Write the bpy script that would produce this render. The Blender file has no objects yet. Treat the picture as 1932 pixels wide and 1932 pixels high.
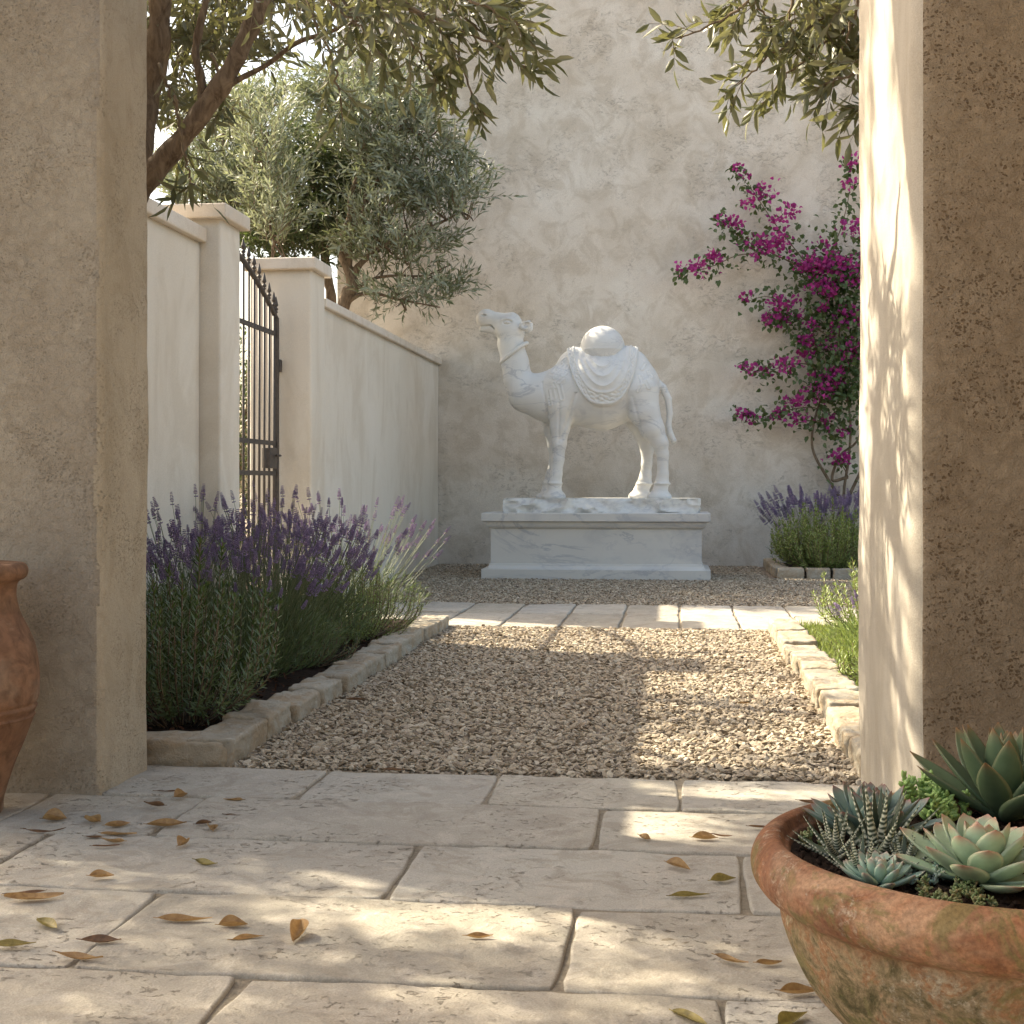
import bpy, math, random
import numpy as np
from mathutils import Vector, Matrix
# ---------------------------------------------------------------- camera, light, exposure
SC = bpy.context.scene
TH = math.atan(309 / 2550.0); CT, ST = math.cos(TH), math.sin(TH)
cam_d = bpy.data.cameras.new("camera"); cam = bpy.data.objects.new("camera", cam_d); SC.collection.objects.link(cam)
cam.location = (0, 0, 1.0); cam.rotation_euler = (math.radians(90), 0, TH)
cam_d.sensor_width = 36; cam_d.lens = 36 * 2550 / 1932.0
cam_d.shift_y = -54 / 1932.0
cam_d.clip_end = 500; cam_d.clip_start = 0.05
SC.camera = cam
SUN = np.array([-1.09, 0.45, 1.0])            # towards the sun
wd = bpy.data.worlds.new("World"); SC.world = wd; wd.use_nodes = True
nt = wd.node_tree; bg = nt.nodes['Background']
sky = nt.nodes.new('ShaderNodeTexSky'); sky.sky_type = 'NISHITA'; sky.sun_disc = False
sky.sun_elevation = math.atan2(1.0, math.hypot(1.09, .45)); sky.sun_rotation = math.atan2(SUN[0], SUN[1])
sky.air_density = 1.0; sky.dust_density = 4.0; sky.ozone_density = 0.6; sky.altitude = 0
wb = nt.nodes.new('ShaderNodeMixRGB'); wb.blend_type = 'MULTIPLY'; wb.inputs[0].default_value = 1; wb.inputs[2].default_value = (1.0, .93, .80, 1)
nt.links.new(sky.outputs[0], wb.inputs[1]); nt.links.new(wb.outputs[0], bg.inputs[0]); bg.inputs[1].default_value = 0.15
sl = bpy.data.lights.new("sun", 'SUN'); so = bpy.data.objects.new("sun", sl); SC.collection.objects.link(so)
sl.energy = 4.8; sl.angle = math.radians(0.55); sl.color = (1.0, 0.89, 0.69)
so.rotation_euler = Vector(SUN).to_track_quat('Z', 'Y').to_euler(); so.location = (-6, 3, 8)
SC.view_settings.view_transform = 'Standard'; SC.view_settings.look = 'None'
SC.view_settings.exposure = 1.56; SC.view_settings.gamma = 1.0
SC.cycles.use_denoising = True
SC.cycles.max_bounces = 8; SC.cycles.diffuse_bounces = 3; SC.cycles.transparent_max_bounces = 8
# ---------------------------------------------------------------- helpers
COL = SC.collection
rng = np.random.default_rng(7); random.seed(7)
def ray(x, y):
    u = (x - 966) / 2550.0; v = (912 - y) / 2550.0
    return np.array([u * CT - ST, u * ST + CT, v])
def G(x, y, z=0.0):
    d = ray(x, y); s = (z - 1.0) / d[2]; return np.array([d[0] * s, d[1] * s, z])
def AY(x, y, Y):
    d = ray(x, y); s = Y / d[1]; return np.array([d[0] * s, Y, 1 + d[2] * s])
def AX(x, y, X):
    d = ray(x, y); s = X / d[0]; return np.array([X, d[1] * s, 1 + d[2] * s])
def proj(P):
    P = np.asarray(P, float); a = P[..., 0] * CT + P[..., 1] * ST; b = -P[..., 0] * ST + P[..., 1] * CT
    return np.stack([966 + 2550 * a / b, 912 - 2550 * (P[..., 2] - 1) / b], -1)
def nrm(v):
    v = np.asarray(v, float); return v / np.maximum(np.linalg.norm(v, axis=-1, keepdims=True), 1e-9)
def hash3(i, j, k, seed):
    n = (i * 374761393 + j * 668265263 + k * 2147483647 + seed * 1274126177).astype(np.int64)
    n = (n ^ (n >> 13)) * 1274126177; n = n & 0x7fffffff
    return ((n ^ (n >> 16)) & 0xffff) / 65535.0
def vnoise(P, scale, seed=0):
    Q = np.asarray(P, float) * scale; I = np.floor(Q).astype(np.int64); F = Q - I; F = F * F * (3 - 2 * F)
    r = 0
    for a in (0, 1):
        for b in (0, 1):
            for c in (0, 1):
                w = (F[..., 0] if a else 1 - F[..., 0]) * (F[..., 1] if b else 1 - F[..., 1]) * (F[..., 2] if c else 1 - F[..., 2])
                r = r + w * hash3(I[..., 0] + a, I[..., 1] + b, I[..., 2] + c, seed)
    return r * 2 - 1
def fbm(P, scale, seed=0, oct=3):
    r = 0; a = 1.0
    for o in range(oct): r = r + a * vnoise(P, scale * 2 ** o, seed + o * 17); a *= .5
    return r
def np_mesh(name, V, Fs, mat, parent=None, smooth=True, loc=None, mats=None, midx=None):
    V = np.asarray(V, np.float32).reshape(-1, 3)
    if not isinstance(Fs, list): Fs = [Fs]
    Fs = [np.asarray(f, np.int32) for f in Fs if len(f)]
    me = bpy.data.meshes.new(name)
    off = np.zeros(3, np.float32)
    if loc is not None: off = np.asarray(loc, np.float32)
    elif parent is not None: off = np.array(parent.get('_o', (0, 0, 0)), np.float32)
    me.vertices.add(len(V)); me.vertices.foreach_set('co', (V - off).ravel())
    nl = sum(f.size for f in Fs); npol = sum(len(f) for f in Fs)
    me.loops.add(nl); me.polygons.add(npol)
    me.loops.foreach_set('vertex_index', np.concatenate([f.ravel() for f in Fs]))
    st = []; o = 0
    for f in Fs:
        st.append(o + np.arange(len(f)) * f.shape[1]); o += f.size
    me.polygons.foreach_set('loop_start', np.concatenate(st).astype(np.int32))
    me.polygons.foreach_set('use_smooth', np.full(npol, smooth))
    for m in (mats or [mat]): me.materials.append(m)
    if midx is not None: me.polygons.foreach_set('material_index', np.asarray(midx, np.int32))
    me.update(calc_edges=True)
    ob = bpy.data.objects.new(name, me); COL.objects.link(ob)
    ob['_o'] = [float(a) for a in off]
    if parent is not None: ob.parent = parent
    elif loc is not None: ob.location = [float(a) for a in loc]
    return ob
def tag(o, label=None, cat=None, group=None, kind=None):
    if label: o['label'] = label
    if cat: o['category'] = cat
    if group: o['group'] = group
    if kind: o['kind'] = kind
    return o
def thing(name, label, cat, loc, group=None):
    o = bpy.data.objects.new(name, None); COL.objects.link(o); o.location = [float(a) for a in loc]
    o['_o'] = [float(a) for a in loc]; o.empty_display_size = .1
    return tag(o, label, cat, group)
class MB:
    def __init__(s): s.V = []; s.F = {}; s.n = 0
    def add(s, V, F):
        V = np.asarray(V, float).reshape(-1, 3); F = [F] if not isinstance(F, list) else F
        for f in F:
            f = np.asarray(f, np.int64)
            if len(f): s.F.setdefault(f.shape[1], []).append(f + s.n)
        s.V.append(V); s.n += len(V); return s
    def build(s, name, mat, parent=None, smooth=True, loc=None):
        return np_mesh(name, np.concatenate(s.V), [np.concatenate(f) for f in s.F.values()], mat, parent, smooth, loc)
def box(x0, x1, y0, y1, z0, z1):
    V = np.array([[x, y, z] for x in (x0, x1) for y in (y0, y1) for z in (z0, z1)])
    F = np.array([[0, 1, 3, 2], [4, 6, 7, 5], [0, 4, 5, 1], [2, 3, 7, 6], [0, 2, 6, 4], [1, 5, 7, 3]])
    return V, F
def tube(P, R, n=8, cap=True):
    P = np.asarray(P, float); m = len(P); R = np.broadcast_to(np.asarray(R, float), (m,))
    T = np.gradient(P, axis=0); T = nrm(T)
    a = np.array([0, 0, 1.0]) if abs(T[0][2]) < .9 else np.array([1.0, 0, 0])
    V = []
    u = nrm(np.cross(T[0], a))
    for i in range(m):
        u = nrm(u - T[i] * np.dot(u, T[i])); w = np.cross(T[i], u)
        for k in range(n):
            t = 2 * math.pi * k / n; V.append(P[i] + R[i] * (math.cos(t) * u + math.sin(t) * w))
    F = [[i * n + k, i * n + (k + 1) % n, (i + 1) * n + (k + 1) % n, (i + 1) * n + k] for i in range(m - 1) for k in range(n)]
    F = np.array(F); out = [F]
    if cap:
        V.append(P[0]); V.append(P[-1]); c0 = m * n; c1 = c0 + 1
        out.append(np.array([[c0, (k + 1) % n, k] for k in range(n)] + [[c1, (m - 1) * n + k, (m - 1) * n + (k + 1) % n] for k in range(n)]))
    return np.array(V), out
def smoothline(P, n=24):
    P = np.asarray(P, float)
    if len(P) < 3: return np.array([P[0] + (P[-1] - P[0]) * t for t in np.linspace(0, 1, n)])
    Q = np.vstack([2 * P[0] - P[1], P, 2 * P[-1] - P[-2]]); out = []
    for t in np.linspace(0, len(P) - 1.0001, n):
        i = int(t); f = t - i; a, b, c, d = Q[i:i + 4]
        out.append(.5 * ((2 * b) + (-a + c) * f + (2 * a - 5 * b + 4 * c - d) * f * f + (-a + 3 * b - 3 * c + d) * f ** 3))
    return np.array(out)
def lathe(prof, n=64, c=(0, 0, 0), wob=0.0, seed=0):
    prof = np.asarray(prof, float); m = len(prof); t = np.linspace(0, 2 * math.pi, n, endpoint=False)
    V = np.zeros((m, n, 3)); V[..., 0] = prof[:, :1] * np.cos(t); V[..., 1] = prof[:, :1] * np.sin(t); V[..., 2] = prof[:, 1:2]
    if wob:
        w = fbm(V, 4.0, seed, 3) * wob; V[..., 0] *= 1 + w; V[..., 1] *= 1 + w
    V = V.reshape(-1, 3) + np.asarray(c)
    i = np.arange(m - 1)[:, None] * n; k = np.arange(n)[None]; k2 = (k + 1) % n
    return V, np.stack([i + k, i + k2, i + n + k2, i + n + k], -1).reshape(-1, 4)
# leaves: arrays of base point, direction, normal, length, width -> folded blades
def leaves(P, D, N, L, W, fine=True, curl=0.0):
    P = np.asarray(P, float); D = nrm(D); S = nrm(np.cross(D, N)); N = np.cross(S, D)
    n = len(P); L = np.broadcast_to(L, (n,))[:, None]; W = np.broadcast_to(W, (n,))[:, None]
    c = np.broadcast_to(curl, (n,))[:, None] * L
    if fine:
        s0 = P; s1 = P + D * L * .35 + N * c * .5; s2 = P + D * L * .72 + N * c * .35; s3 = P + D * L - N * c * .3
        h = N * W * .22
        l1 = P + D * L * .32 + S * W * .5 + h + N * c * .5; r1 = P + D * L * .32 - S * W * .5 + h + N * c * .5
        l2 = P + D * L * .68 + S * W * .43 + h + N * c * .35; r2 = P + D * L * .68 - S * W * .43 + h + N * c * .35
        V = np.stack([s0, s1, s2, s3, l1, r1, l2, r2], 1).reshape(-1, 3); b = (np.arange(n) * 8)[:, None]
        T = np.concatenate([b + np.array([[0, 5, 1]]), b + np.array([[0, 1, 4]]), b + np.array([[2, 7, 3]]), b + np.array([[2, 3, 6]])])
        Q = np.concatenate([b + np.array([[1, 5, 7, 2]]), b + np.array([[1, 2, 6, 4]])])
        return V, [T, Q]
    h = N * W * .25
    V = np.stack([P, P + D * L * .45 - S * W * .5 + h, P + D * L, P + D * L * .45 + S * W * .5 + h], 1).reshape(-1, 3); b = (np.arange(n) * 4)[:, None]
    return V, [np.concatenate([b + np.array([[0, 1, 2]]), b + np.array([[0, 2, 3]])])]
def rand_unit(n, r=rng):
    return nrm(r.normal(size=(n, 3)))
def inst(VL, FL, P, Rm, S):
    """numpy instancing: VL (k,3) local verts, Rm (n,3,3), S (n,) or (n,3)"""
    n = len(P); S = np.asarray(S, float)
    if S.ndim == 1: S = S[:, None]
    L = VL[None] * S[:, None, :] if S.shape[1] == 3 else VL[None] * S[:, None, :1]
    V = np.einsum('nij,nkj->nki', Rm, L) + np.asarray(P)[:, None]
    k = len(VL); out = [(f[None] + (np.arange(n) * k)[:, None, None]).reshape(-1, f.shape[1]) for f in FL]
    return V.reshape(-1, 3), out
def frames(D, spin=None, r=rng):
    """rotation matrices whose z column is D"""
    D = nrm(D); n = len(D); a = r.normal(size=(n, 3)); X = nrm(np.cross(a, D)); Y = np.cross(D, X)
    return np.stack([X, Y, D], -1)
# ---------------------------------------------------------------- materials
class NT:
    def __init__(s, name):
        s.m = bpy.data.materials.new(name); s.m.use_nodes = True; s.t = s.m.node_tree; s.b = s.t.nodes['Principled BSDF']
        s.out = s.t.nodes['Material Output']; s.b.inputs['Specular IOR Level'].default_value = .3
    def n(s, typ, **k):
        nd = s.t.nodes.new('ShaderNode' + typ)
        for a, v in k.items():
            if a.startswith('i_'): nd.inputs[a[2:].replace('_', ' ')].default_value = v
            else: setattr(nd, a, v)
        return nd
    def l(s, a, b): s.t.links.new(a, b); return s
    def pos(s, scale=(1, 1, 1), rot=(0, 0, 0)):
        g = s.n('NewGeometry'); mp = s.n('Mapping'); mp.inputs['Scale'].default_value = scale; mp.inputs['Rotation'].default_value = rot
        s.l(g.outputs['Position'], mp.inputs[0]); return mp.outputs[0]
    def noise(s, vec, scale, detail=5, rough=.55, dist=0, out='Fac'):
        nd = s.n('TexNoise'); nd.inputs['Scale'].default_value = scale; nd.inputs['Detail'].default_value = detail
        nd.inputs['Roughness'].default_value = rough; nd.inputs['Distortion'].default_value = dist
        s.l(vec, nd.inputs['Vector']); return nd.outputs[out]
    def ramp(s, fac, stops, interp='LINEAR'):
        r = s.n('ValToRGB'); cr = r.color_ramp; cr.interpolation = interp
        while len(cr.elements) < len(stops): cr.elements.new(.5)
        for e, (p, c) in zip(cr.elements, stops):
            e.position = p; e.color = (c, c, c, 1) if not hasattr(c, '__len__') else (*c, 1)
        s.l(fac, r.inputs[0]); return r.outputs[0]
    def mix(s, f, a, b, mode='MIX'):
        m = s.n('MixRGB', blend_type=mode)
        for k, v in ((0, f), (1, a), (2, b)):
            if hasattr(v, 'links') or isinstance(v, bpy.types.NodeSocket): s.l(v, m.inputs[k])
            elif k == 0: m.inputs[0].default_value = v
            else: m.inputs[k].default_value = (*v, 1)
        return m.outputs[0]
    def math(s, op, a, b=0.0):
        m = s.n('Math', operation=op)
        for k, v in ((0, a), (1, b)):
            if isinstance(v, bpy.types.NodeSocket): s.l(v, m.inputs[k])
            else: m.inputs[k].default_value = v
        return m.outputs[0]
    def bump(s, h, strength=.5, dist=.01, prev=None):
        b = s.n('Bump'); b.inputs['Strength'].default_value = strength; b.inputs['Distance'].default_value = dist
        s.l(h, b.inputs['Height'])
        if prev is not None: s.l(prev, b.inputs['Normal'])
        return b.outputs[0]
    def fin(s, col, rough=.85, normal=None, spec=None):
        if isinstance(col, bpy.types.NodeSocket): s.l(col, s.b.inputs['Base Color'])
        else: s.b.inputs['Base Color'].default_value = (*col, 1)
        if isinstance(rough, bpy.types.NodeSocket): s.l(rough, s.b.inputs['Roughness'])
        else: s.b.inputs['Roughness'].default_value = rough
        if normal is not None: s.l(normal, s.b.inputs['Normal'])
        if spec is not None: s.b.inputs['Specular IOR Level'].default_value = spec
        return s.m
    def translucent(s, col, f):
        tr = s.n('BsdfTranslucent'); mx = s.n('MixShader')
        if isinstance(col, bpy.types.NodeSocket): s.l(col, tr.inputs[0])
        else: tr.inputs[0].default_value = (*col, 1)
        mx.inputs[0].default_value = f
        s.l(s.b.outputs[0], mx.inputs[1]); s.l(tr.outputs[0], mx.inputs[2]); s.l(mx.outputs[0], s.out.inputs[0]); return s.m
def stucco(name, c0, c1, c2, grain=220, gb=.35, blotch=.5, pits=0.0, trowel=.4, vert=1.0, pitcol=(.12, .075, .04), tw=0):
    t = NT(name); p = t.pos((1, 1, vert))
    a = t.noise(p, 1.1, 6, .6, .4); b = t.noise(p, 3.3 * blotch * 2, 8, .68, .8); g = t.noise(t.pos(), grain, 2, .6)
    col = t.ramp(a, [(.3, c0), (.5, c1), (.7, c2)])
    dk = t.ramp(b, [(.47, 0), (.60, 1)]); col = t.mix(t.math('MULTIPLY', dk, .42 if tw else .35), col, (c0[0] * .80, c0[1] * .76, c0[2] * .70))
    gg = t.ramp(g, [(.25, .86), (.75, 1.1)]); col = t.mix(1.0, col, gg, 'MULTIPLY')
    # patchy trowel scars: fine strokes that only show inside patches
    sc = t.noise(t.pos((1, 1, 1.8), (.3, .5, .4)), 11, 6, .75, 1.6); pm = t.ramp(t.noise(p, 1.5, 4, .6, .6), [(.48, 0), (.58, 1)])
    st = t.math('MULTIPLY', t.ramp(sc, [(.53, 0), (.60, 1)]), pm)
    if tw: col = t.mix(t.math('MULTIPLY', st, tw), col, tuple(x * .5 for x in c0))
    h1 = t.noise(t.pos(), 34, 6, .7, .5)
    nb = t.bump(h1, trowel, .012); nb = t.bump(st, .5, -.006, nb) if tw else nb
    nb = t.bump(g, gb, .003, nb)
    if pits:
        pv = t.pos((1, 1, 1.0), (.5, .6, .2)); v = t.n('TexVoronoi'); v.inputs['Scale'].default_value = 96
        v.inputs['Randomness'].default_value = 1
        w = t.noise(pv, 30, 3, .6, 0, 'Color'); vv = t.mix(.035, pv, w); t.l(vv, v.inputs['Vector'])
        sp = t.noise(pv, 5.5, 3, .6); th = t.ramp(sp, [(.36, .05), (.60, .42)])
        m = t.math('LESS_THAN', v.outputs['Distance'], th)
        rnd = t.n('SeparateColor'); t.l(v.outputs['Color'], rnd.inputs[0]); m = t.math('MULTIPLY', m, t.math('LESS_THAN', rnd.outputs[0], .8))
        sh = t.ramp(t.noise(t.pos((1, 1, 3)), 60, 3), [(.42, 0), (.52, 1)]); m = t.math('MULTIPLY', m, sh)
        col = t.mix(t.math('MULTIPLY', m, pits), col, pitcol); nb = t.bump(m, .8, -.006, nb)
    return t.fin(col, .92, nb, .15)
def leafmat(name, top, top2, under, tr=.3, trc=None, rough=.45, spec=.4):
    t = NT(name); g = t.n('NewGeometry'); r = t.ramp(g.outputs['Random Per Island'], [(0, top), (1, top2)])
    r = t.mix(g.outputs['Backfacing'], r, under) if under else r
    t.fin(r, rough, None, spec); t.translucent(trc or tuple(min(1, x * 2.2) for x in top2), tr); return t.m
M = {}
M['backwall'] = stucco('stucco_back', (.60, .53, .44), (.71, .645, .56), (.79, .74, .665), 110, .6, .5, 0, .6, 1, tw=.5)
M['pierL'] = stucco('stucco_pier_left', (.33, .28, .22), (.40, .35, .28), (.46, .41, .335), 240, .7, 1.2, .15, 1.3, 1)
M['pierR'] = stucco('stucco_pier_right_shaded', (.245, .185, .125), (.30, .235, .165), (.35, .285, .205), 220, .8, 1.2, .75, 1.4, 1)  # front's deep shade put into the darker brown; the pits are the stucco's own
M['jambL'] = stucco('jamb_render_left_lit', (.38, .325, .24), (.44, .38, .29), (.49, .43, .34), 260, .5, 1.0, .15, .7, .6)  # yellower render, also paler than the front for the light on this face
M['jambR'] = stucco('jamb_render_right_lit', (.40, .355, .29), (.455, .41, .345), (.50, .455, .395), 260, .3, .4, 0, .2, .5)  # smoother render; the lit look of the inner face is put into its colour
M['white'] = stucco('smooth_render', (.70, .63, .53), (.74, .68, .585), (.77, .715, .63), 260, .35, .3, 0, .12, .5)
M['coping'] = stucco('coping_stone', (.66, .58, .48), (.72, .65, .56), (.76, .70, .62), 200, .3, .8, 0, .15)
def slabmat():
    t = NT('limestone'); g = t.n('NewGeometry'); p = t.pos()
    base = t.ramp(g.outputs['Random Per Island'], [(0, (.33, .30, .24)), (.25, (.45, .425, .37)), (.5, (.38, .335, .265)), (.75, (.46, .42, .34)), (1, (.47, .455, .42))])
    n1 = t.noise(p, 2.2, 6, .62, .5); n2 = t.noise(p, 9, 7, .7, .6); n3 = t.noise(t.pos((1, 1.35, 1), (0, 0, .5)), 34, 5, .72, .7)
    col = t.mix(t.ramp(n1, [(.35, 0), (.65, .55)]), base, (.36, .32, .27)); col = t.mix(t.ramp(n2, [(.5, 0), (.62, .4)]), col, (.56, .50, .42))
    pit = t.ramp(n3, [(.585, 0), (.64, 1)]); pm = t.ramp(t.noise(p, 3.1, 3), [(.47, 0), (.60, 1)]); pit = t.math('MULTIPLY', pit, pm)
    col = t.mix(t.math('MULTIPLY', pit, .6), col, (.2, .16, .12)); col = t.mix(t.ramp(t.noise(p, 5.5, 6, .7, 1.2), [(.50, 0), (.60, .5)]), col, (.29, .25, .195))
    col = t.mix(1, col, t.ramp(t.noise(p, 240, 2), [(.3, .84), (.7, 1.12)]), 'MULTIPLY')
    nb = t.bump(n2, .6, .014); nb = t.bump(pit, .9, -.010, nb); nb = t.bump(t.noise(p, 70, 5, .75), .5, .006, nb)
    return t.fin(col, .8, nb, .25)
M['slab'] = slabmat()
def stonemat():
    t = NT('edging_stone'); oi = t.n('ObjectInfo'); p = t.pos()
    base = t.ramp(oi.outputs['Random'], [(0, (.32, .285, .225)), (.5, (.42, .39, .325)), (1, (.38, .325, .245))])
    n1 = t.noise(p, 6, 6, .65, .6); n2 = t.noise(p, 26, 6, .7, .4)
    col = t.mix(t.ramp(n1, [(.43, 0), (.58, .8)]), base, (.34, .26, .17)); col = t.mix(t.ramp(n2, [(.52, 0), (.66, .45)]), col, (.52, .48, .41))
    nb = t.bump(n1, .6, .02); nb = t.bump(n2, 1.0, .014, nb); nb = t.bump(t.noise(p, 80, 5, .75), .6, .005, nb); return t.fin(col, .88, nb, .2)
M['stone'] = stonemat()
def gravelmat():
    t = NT('gravel_chips'); g = t.n('NewGeometry')
    col = t.ramp(g.outputs['Random Per Island'], [(0, (.20, .15, .10)), (.15, (.37, .305, .22)), (.4, (.43, .36, .265)), (.6, (.55, .485, .38)), (.78, (.31, .245, .17)), (.9, (.40, .34, .27)), (1, (.13, .10, .07))])
    n = t.noise(t.pos(), 90, 4, .65); col = t.mix(t.ramp(n, [(.4, 0), (.7, .35)]), col, (.30, .24, .18))
    return t.fin(col, .85, t.bump(n, .4, .004), .25)
M['gravel'] = gravelmat()
def dirt(name, c0, c1, sc=30, b=.6):
    t = NT(name); n = t.noise(t.pos(), sc, 6, .7); return t.fin(t.ramp(n, [(.3, c0), (.7, c1)]), .95, t.bump(n, b, .02), .1)
M['mortar'] = dirt('mortar', (.20, .165, .12), (.36, .31, .235), 60)
M['sand'] = dirt('sandy_ground', (.20, .16, .12), (.34, .28, .22), 40)
M['soil'] = dirt('dark_soil', (.014, .010, .008), (.045, .030, .022), 45)
M['bark_chip'] = dirt('bark_mulch', (.05, .026, .016), (.13, .065, .04), 60)
def marble(name, base=(.80, .79, .77), vs=.55, sc=1.0, sw=.5, warm=(.74, .69, .60), loc=0.0):
    t = NT(name); tc = t.n('TexCoord'); mp = t.n('Mapping'); mp.inputs['Scale'].default_value = (sc * .75, sc, sc * 1.8); mp.inputs['Rotation'].default_value = (.2, .75, .3); mp.inputs['Location'].default_value = (loc, .3, loc * .7)
    t.l(tc.outputs['Object'], mp.inputs[0]); p = mp.outputs[0]
    def vein(scale, w, dist):
        n = t.noise(p, scale, 7, .6, dist); a = t.math('ABSOLUTE', t.math('SUBTRACT', n, .5)); return t.ramp(a, [(0, 1), (w, 0)])
    v1 = vein(1.2, .020, 1.3); v2 = vein(2.6, .014, 1.0); m = t.ramp(t.noise(p, 1.9, 3, .6, .8), [(.46, 0), (.58, 1)]); v1 = t.math('MULTIPLY', v1, t.ramp(t.noise(p, 1.3, 3, .5, .3), [(.40, 0), (.54, 1)]))
    col = t.ramp(t.noise(p, 2.4, 5, .6, .4), [(.3, tuple(x * .93 for x in base)), (.7, base)])
    col = t.mix(t.ramp(t.noise(p, 1.1, 4), [(.5, 0), (.75, .4)]), col, warm)
    col = t.mix(t.math('MULTIPLY', v1, vs), col, (.36, .37, .40)); col = t.mix(t.math('MULTIPLY', t.math('MULTIPLY', v2, m), vs * .8), col, (.42, .42, .44))
    cl = t.ramp(t.noise(p, 1.8, 6, .65, 1.2), [(.49, 0), (.64, sw)]); col = t.mix(cl, col, (.46, .46, .47))
    return t.fin(col, .5, t.bump(t.noise(p, 70, 4), .05, .004), .4)
M['marble'] = marble('statue_marble', (.73, .715, .68), .6, .9, .26, loc=3.3)
M['marble2'] = marble('pedestal_marble', (.66, .64, .60), .7, .8, .6)
M['marble3'] = marble('rough_marble', (.72, .71, .67), .5, 2.2, .6, (.55, .52, .42))
def terracotta(name, c0, c1, moss=.3, lich=.3, chalk=.4):
    t = NT(name); p = t.pos(); n1 = t.noise(p, 5, 6, .65, .8); n2 = t.noise(p, 16, 7, .7, .5); n3 = t.noise(p, 45, 5, .75, .3)
    col = t.ramp(n1, [(.3, c0), (.7, c1)]); col = t.mix(t.ramp(n2, [(.42, 0), (.62, .7)]), col, tuple(x * .42 for x in c0))
    col = t.mix(t.ramp(t.noise(p, 3.2, 5, .6, 1), [(.5, 0), (.68, chalk)]), col, (.52, .42, .31))
    g = t.math('MULTIPLY', t.ramp(t.noise(p, 7, 6, .7, .6), [(.47, 0), (.62, 1)]), moss); col = t.mix(g, col, (.13, .125, .05))
    lc = t.math('MULTIPLY', t.ramp(n3, [(.56, 0), (.62, 1)]), t.ramp(t.noise(p, 4.1, 3, .5), [(.54, 0), (.62, 1)])); lc = t.math('MULTIPLY', lc, lich)
    col = t.mix(lc, col, (.55, .47, .35))
    nb = t.bump(n3, .35, .006); nb = t.bump(n2, .3, .012, nb); nb = t.bump(lc, .6, .008, nb); return t.fin(col, .82, nb, .3)
M['jar'] = terracotta('jar_terracotta', (.21, .105, .058), (.30, .165, .095), .08, .1, .4)
def bowlmat():
    t = NT('bowl_terracotta'); p = t.pos(); tc = t.n('TexCoord'); sp = t.n('SeparateXYZ'); t.l(tc.outputs['Object'], sp.inputs[0])
    n1 = t.noise(p, 5, 6, .65, .8); n2 = t.noise(p, 14, 8, .72, .6); n3 = t.noise(p, 60, 6, .8, .4)
    rim = t.ramp(n1, [(.38, (.16, .075, .042)), (.5, (.26, .12, .062)), (.62, (.25, .145, .09))]); rim = t.mix(t.ramp(n2, [(.46, 0), (.58, .7)]), rim, (.17, .08, .05)); rim = t.mix(t.ramp(t.noise(p, 3.3, 5, .6, 1), [(.5, 0), (.6, .45)]), rim, (.50, .36, .24))
    body = t.ramp(n2, [(.36, (.07, .06, .028)), (.44, (.16, .125, .07)), (.5, (.27, .20, .125)), (.56, (.24, .12, .06)), (.66, (.36, .30, .21))])
    body = t.mix(t.ramp(n3, [(.5, 0), (.7, .5)]), body, (.14, .105, .05))
    h = t.math('ADD', sp.outputs[2], t.math('MULTIPLY', n1, .05)); f = t.ramp(t.math('MULTIPLY', h, 2.0), [(.0, 0), (.01, 0)])
    mr = t.n('MapRange'); t.l(h, mr.inputs[0]); mr.inputs[1].default_value = .33; mr.inputs[2].default_value = .365
    col = t.mix(mr.outputs[0], body, rim)
    lc = t.math('MULTIPLY', t.ramp(n3, [(.50, 0), (.62, 1)]), t.ramp(t.noise(p, 6.5, 6, .7, .8), [(.55, 0), (.64, 1)])); col = t.mix(t.math('MULTIPLY', lc, .85), col, (.46, .40, .31))
    gr = t.math('MULTIPLY', t.ramp(t.noise(p, 9, 6, .7, 1), [(.53, 0), (.60, 1)]), .65); col = t.mix(gr, col, (.14, .13, .05))
    col = t.mix(1, col, t.ramp(t.noise(p, 130, 4, .7), [(.35, .72), (.65, 1.18)]), 'MULTIPLY'); nb = t.bump(n3, .6, .005); nb = t.bump(n2, .5, .014, nb); nb = t.bump(t.noise(p, 150, 4, .75), .5, .003, nb); nb = t.bump(lc, .3, .005, nb); return t.fin(col, .9, nb, .2)
M['bowl'] = bowlmat()
def barkmat(name, c0, c1):
    t = NT(name); p = t.pos((1, 1, .35)); n = t.noise(p, 26, 6, .7, 1.0); return t.fin(t.ramp(n, [(.35, c0), (.65, c1)]), .9, t.bump(n, .9, .015), .2)
M['bark'] = barkmat('olive_bark', (.09, .062, .042), (.24, .18, .125)); M['twig'] = barkmat('twig_bark', (.14, .105, .07), (.26, .20, .14))
M['iron'] = (lambda t: t.fin(t.ramp(t.noise(t.pos(), 40, 4), [(.3, (.045, .038, .034)), (.7, (.085, .07, .06))]), .55, t.bump(t.noise(t.pos(), 90, 3), .2, .002), .5))(NT('wrought_iron'))
M['leaf_near'] = leafmat('olive_leaf_near', (.055, .066, .024), (.145, .15, .070), (.19, .19, .125), .26, (.24, .24, .08), .42, .5)
M['leaf_far'] = leafmat('olive_leaf_far', (.065, .088, .040), (.19, .215, .125), (.30, .33, .25), .24, (.24, .27, .12), .45, .45)
M['leaf_dark'] = leafmat('dark_leaf', (.028, .045, .018), (.06, .085, .035), (.09, .11, .06), .22, (.12, .17, .04), .4, .4)
M['leaf_pale'] = leafmat('pale_leaf', (.14, .17, .09), (.24, .27, .16), (.34, .36, .27), .3, (.35, .38, .2), .5)
M['rosemary'] = leafmat('rosemary_leaf', (.035, .072, .016), (.16, .225, .07), (.12, .165, .07), .18, (.10, .15, .03), .35, .5)
M['rosemary_bright'] = leafmat('rosemary_bright_leaf', (.10, .17, .03), (.27, .35, .08), (.26, .33, .11), .25, (.28, .34, .08), .45, .4)
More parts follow.
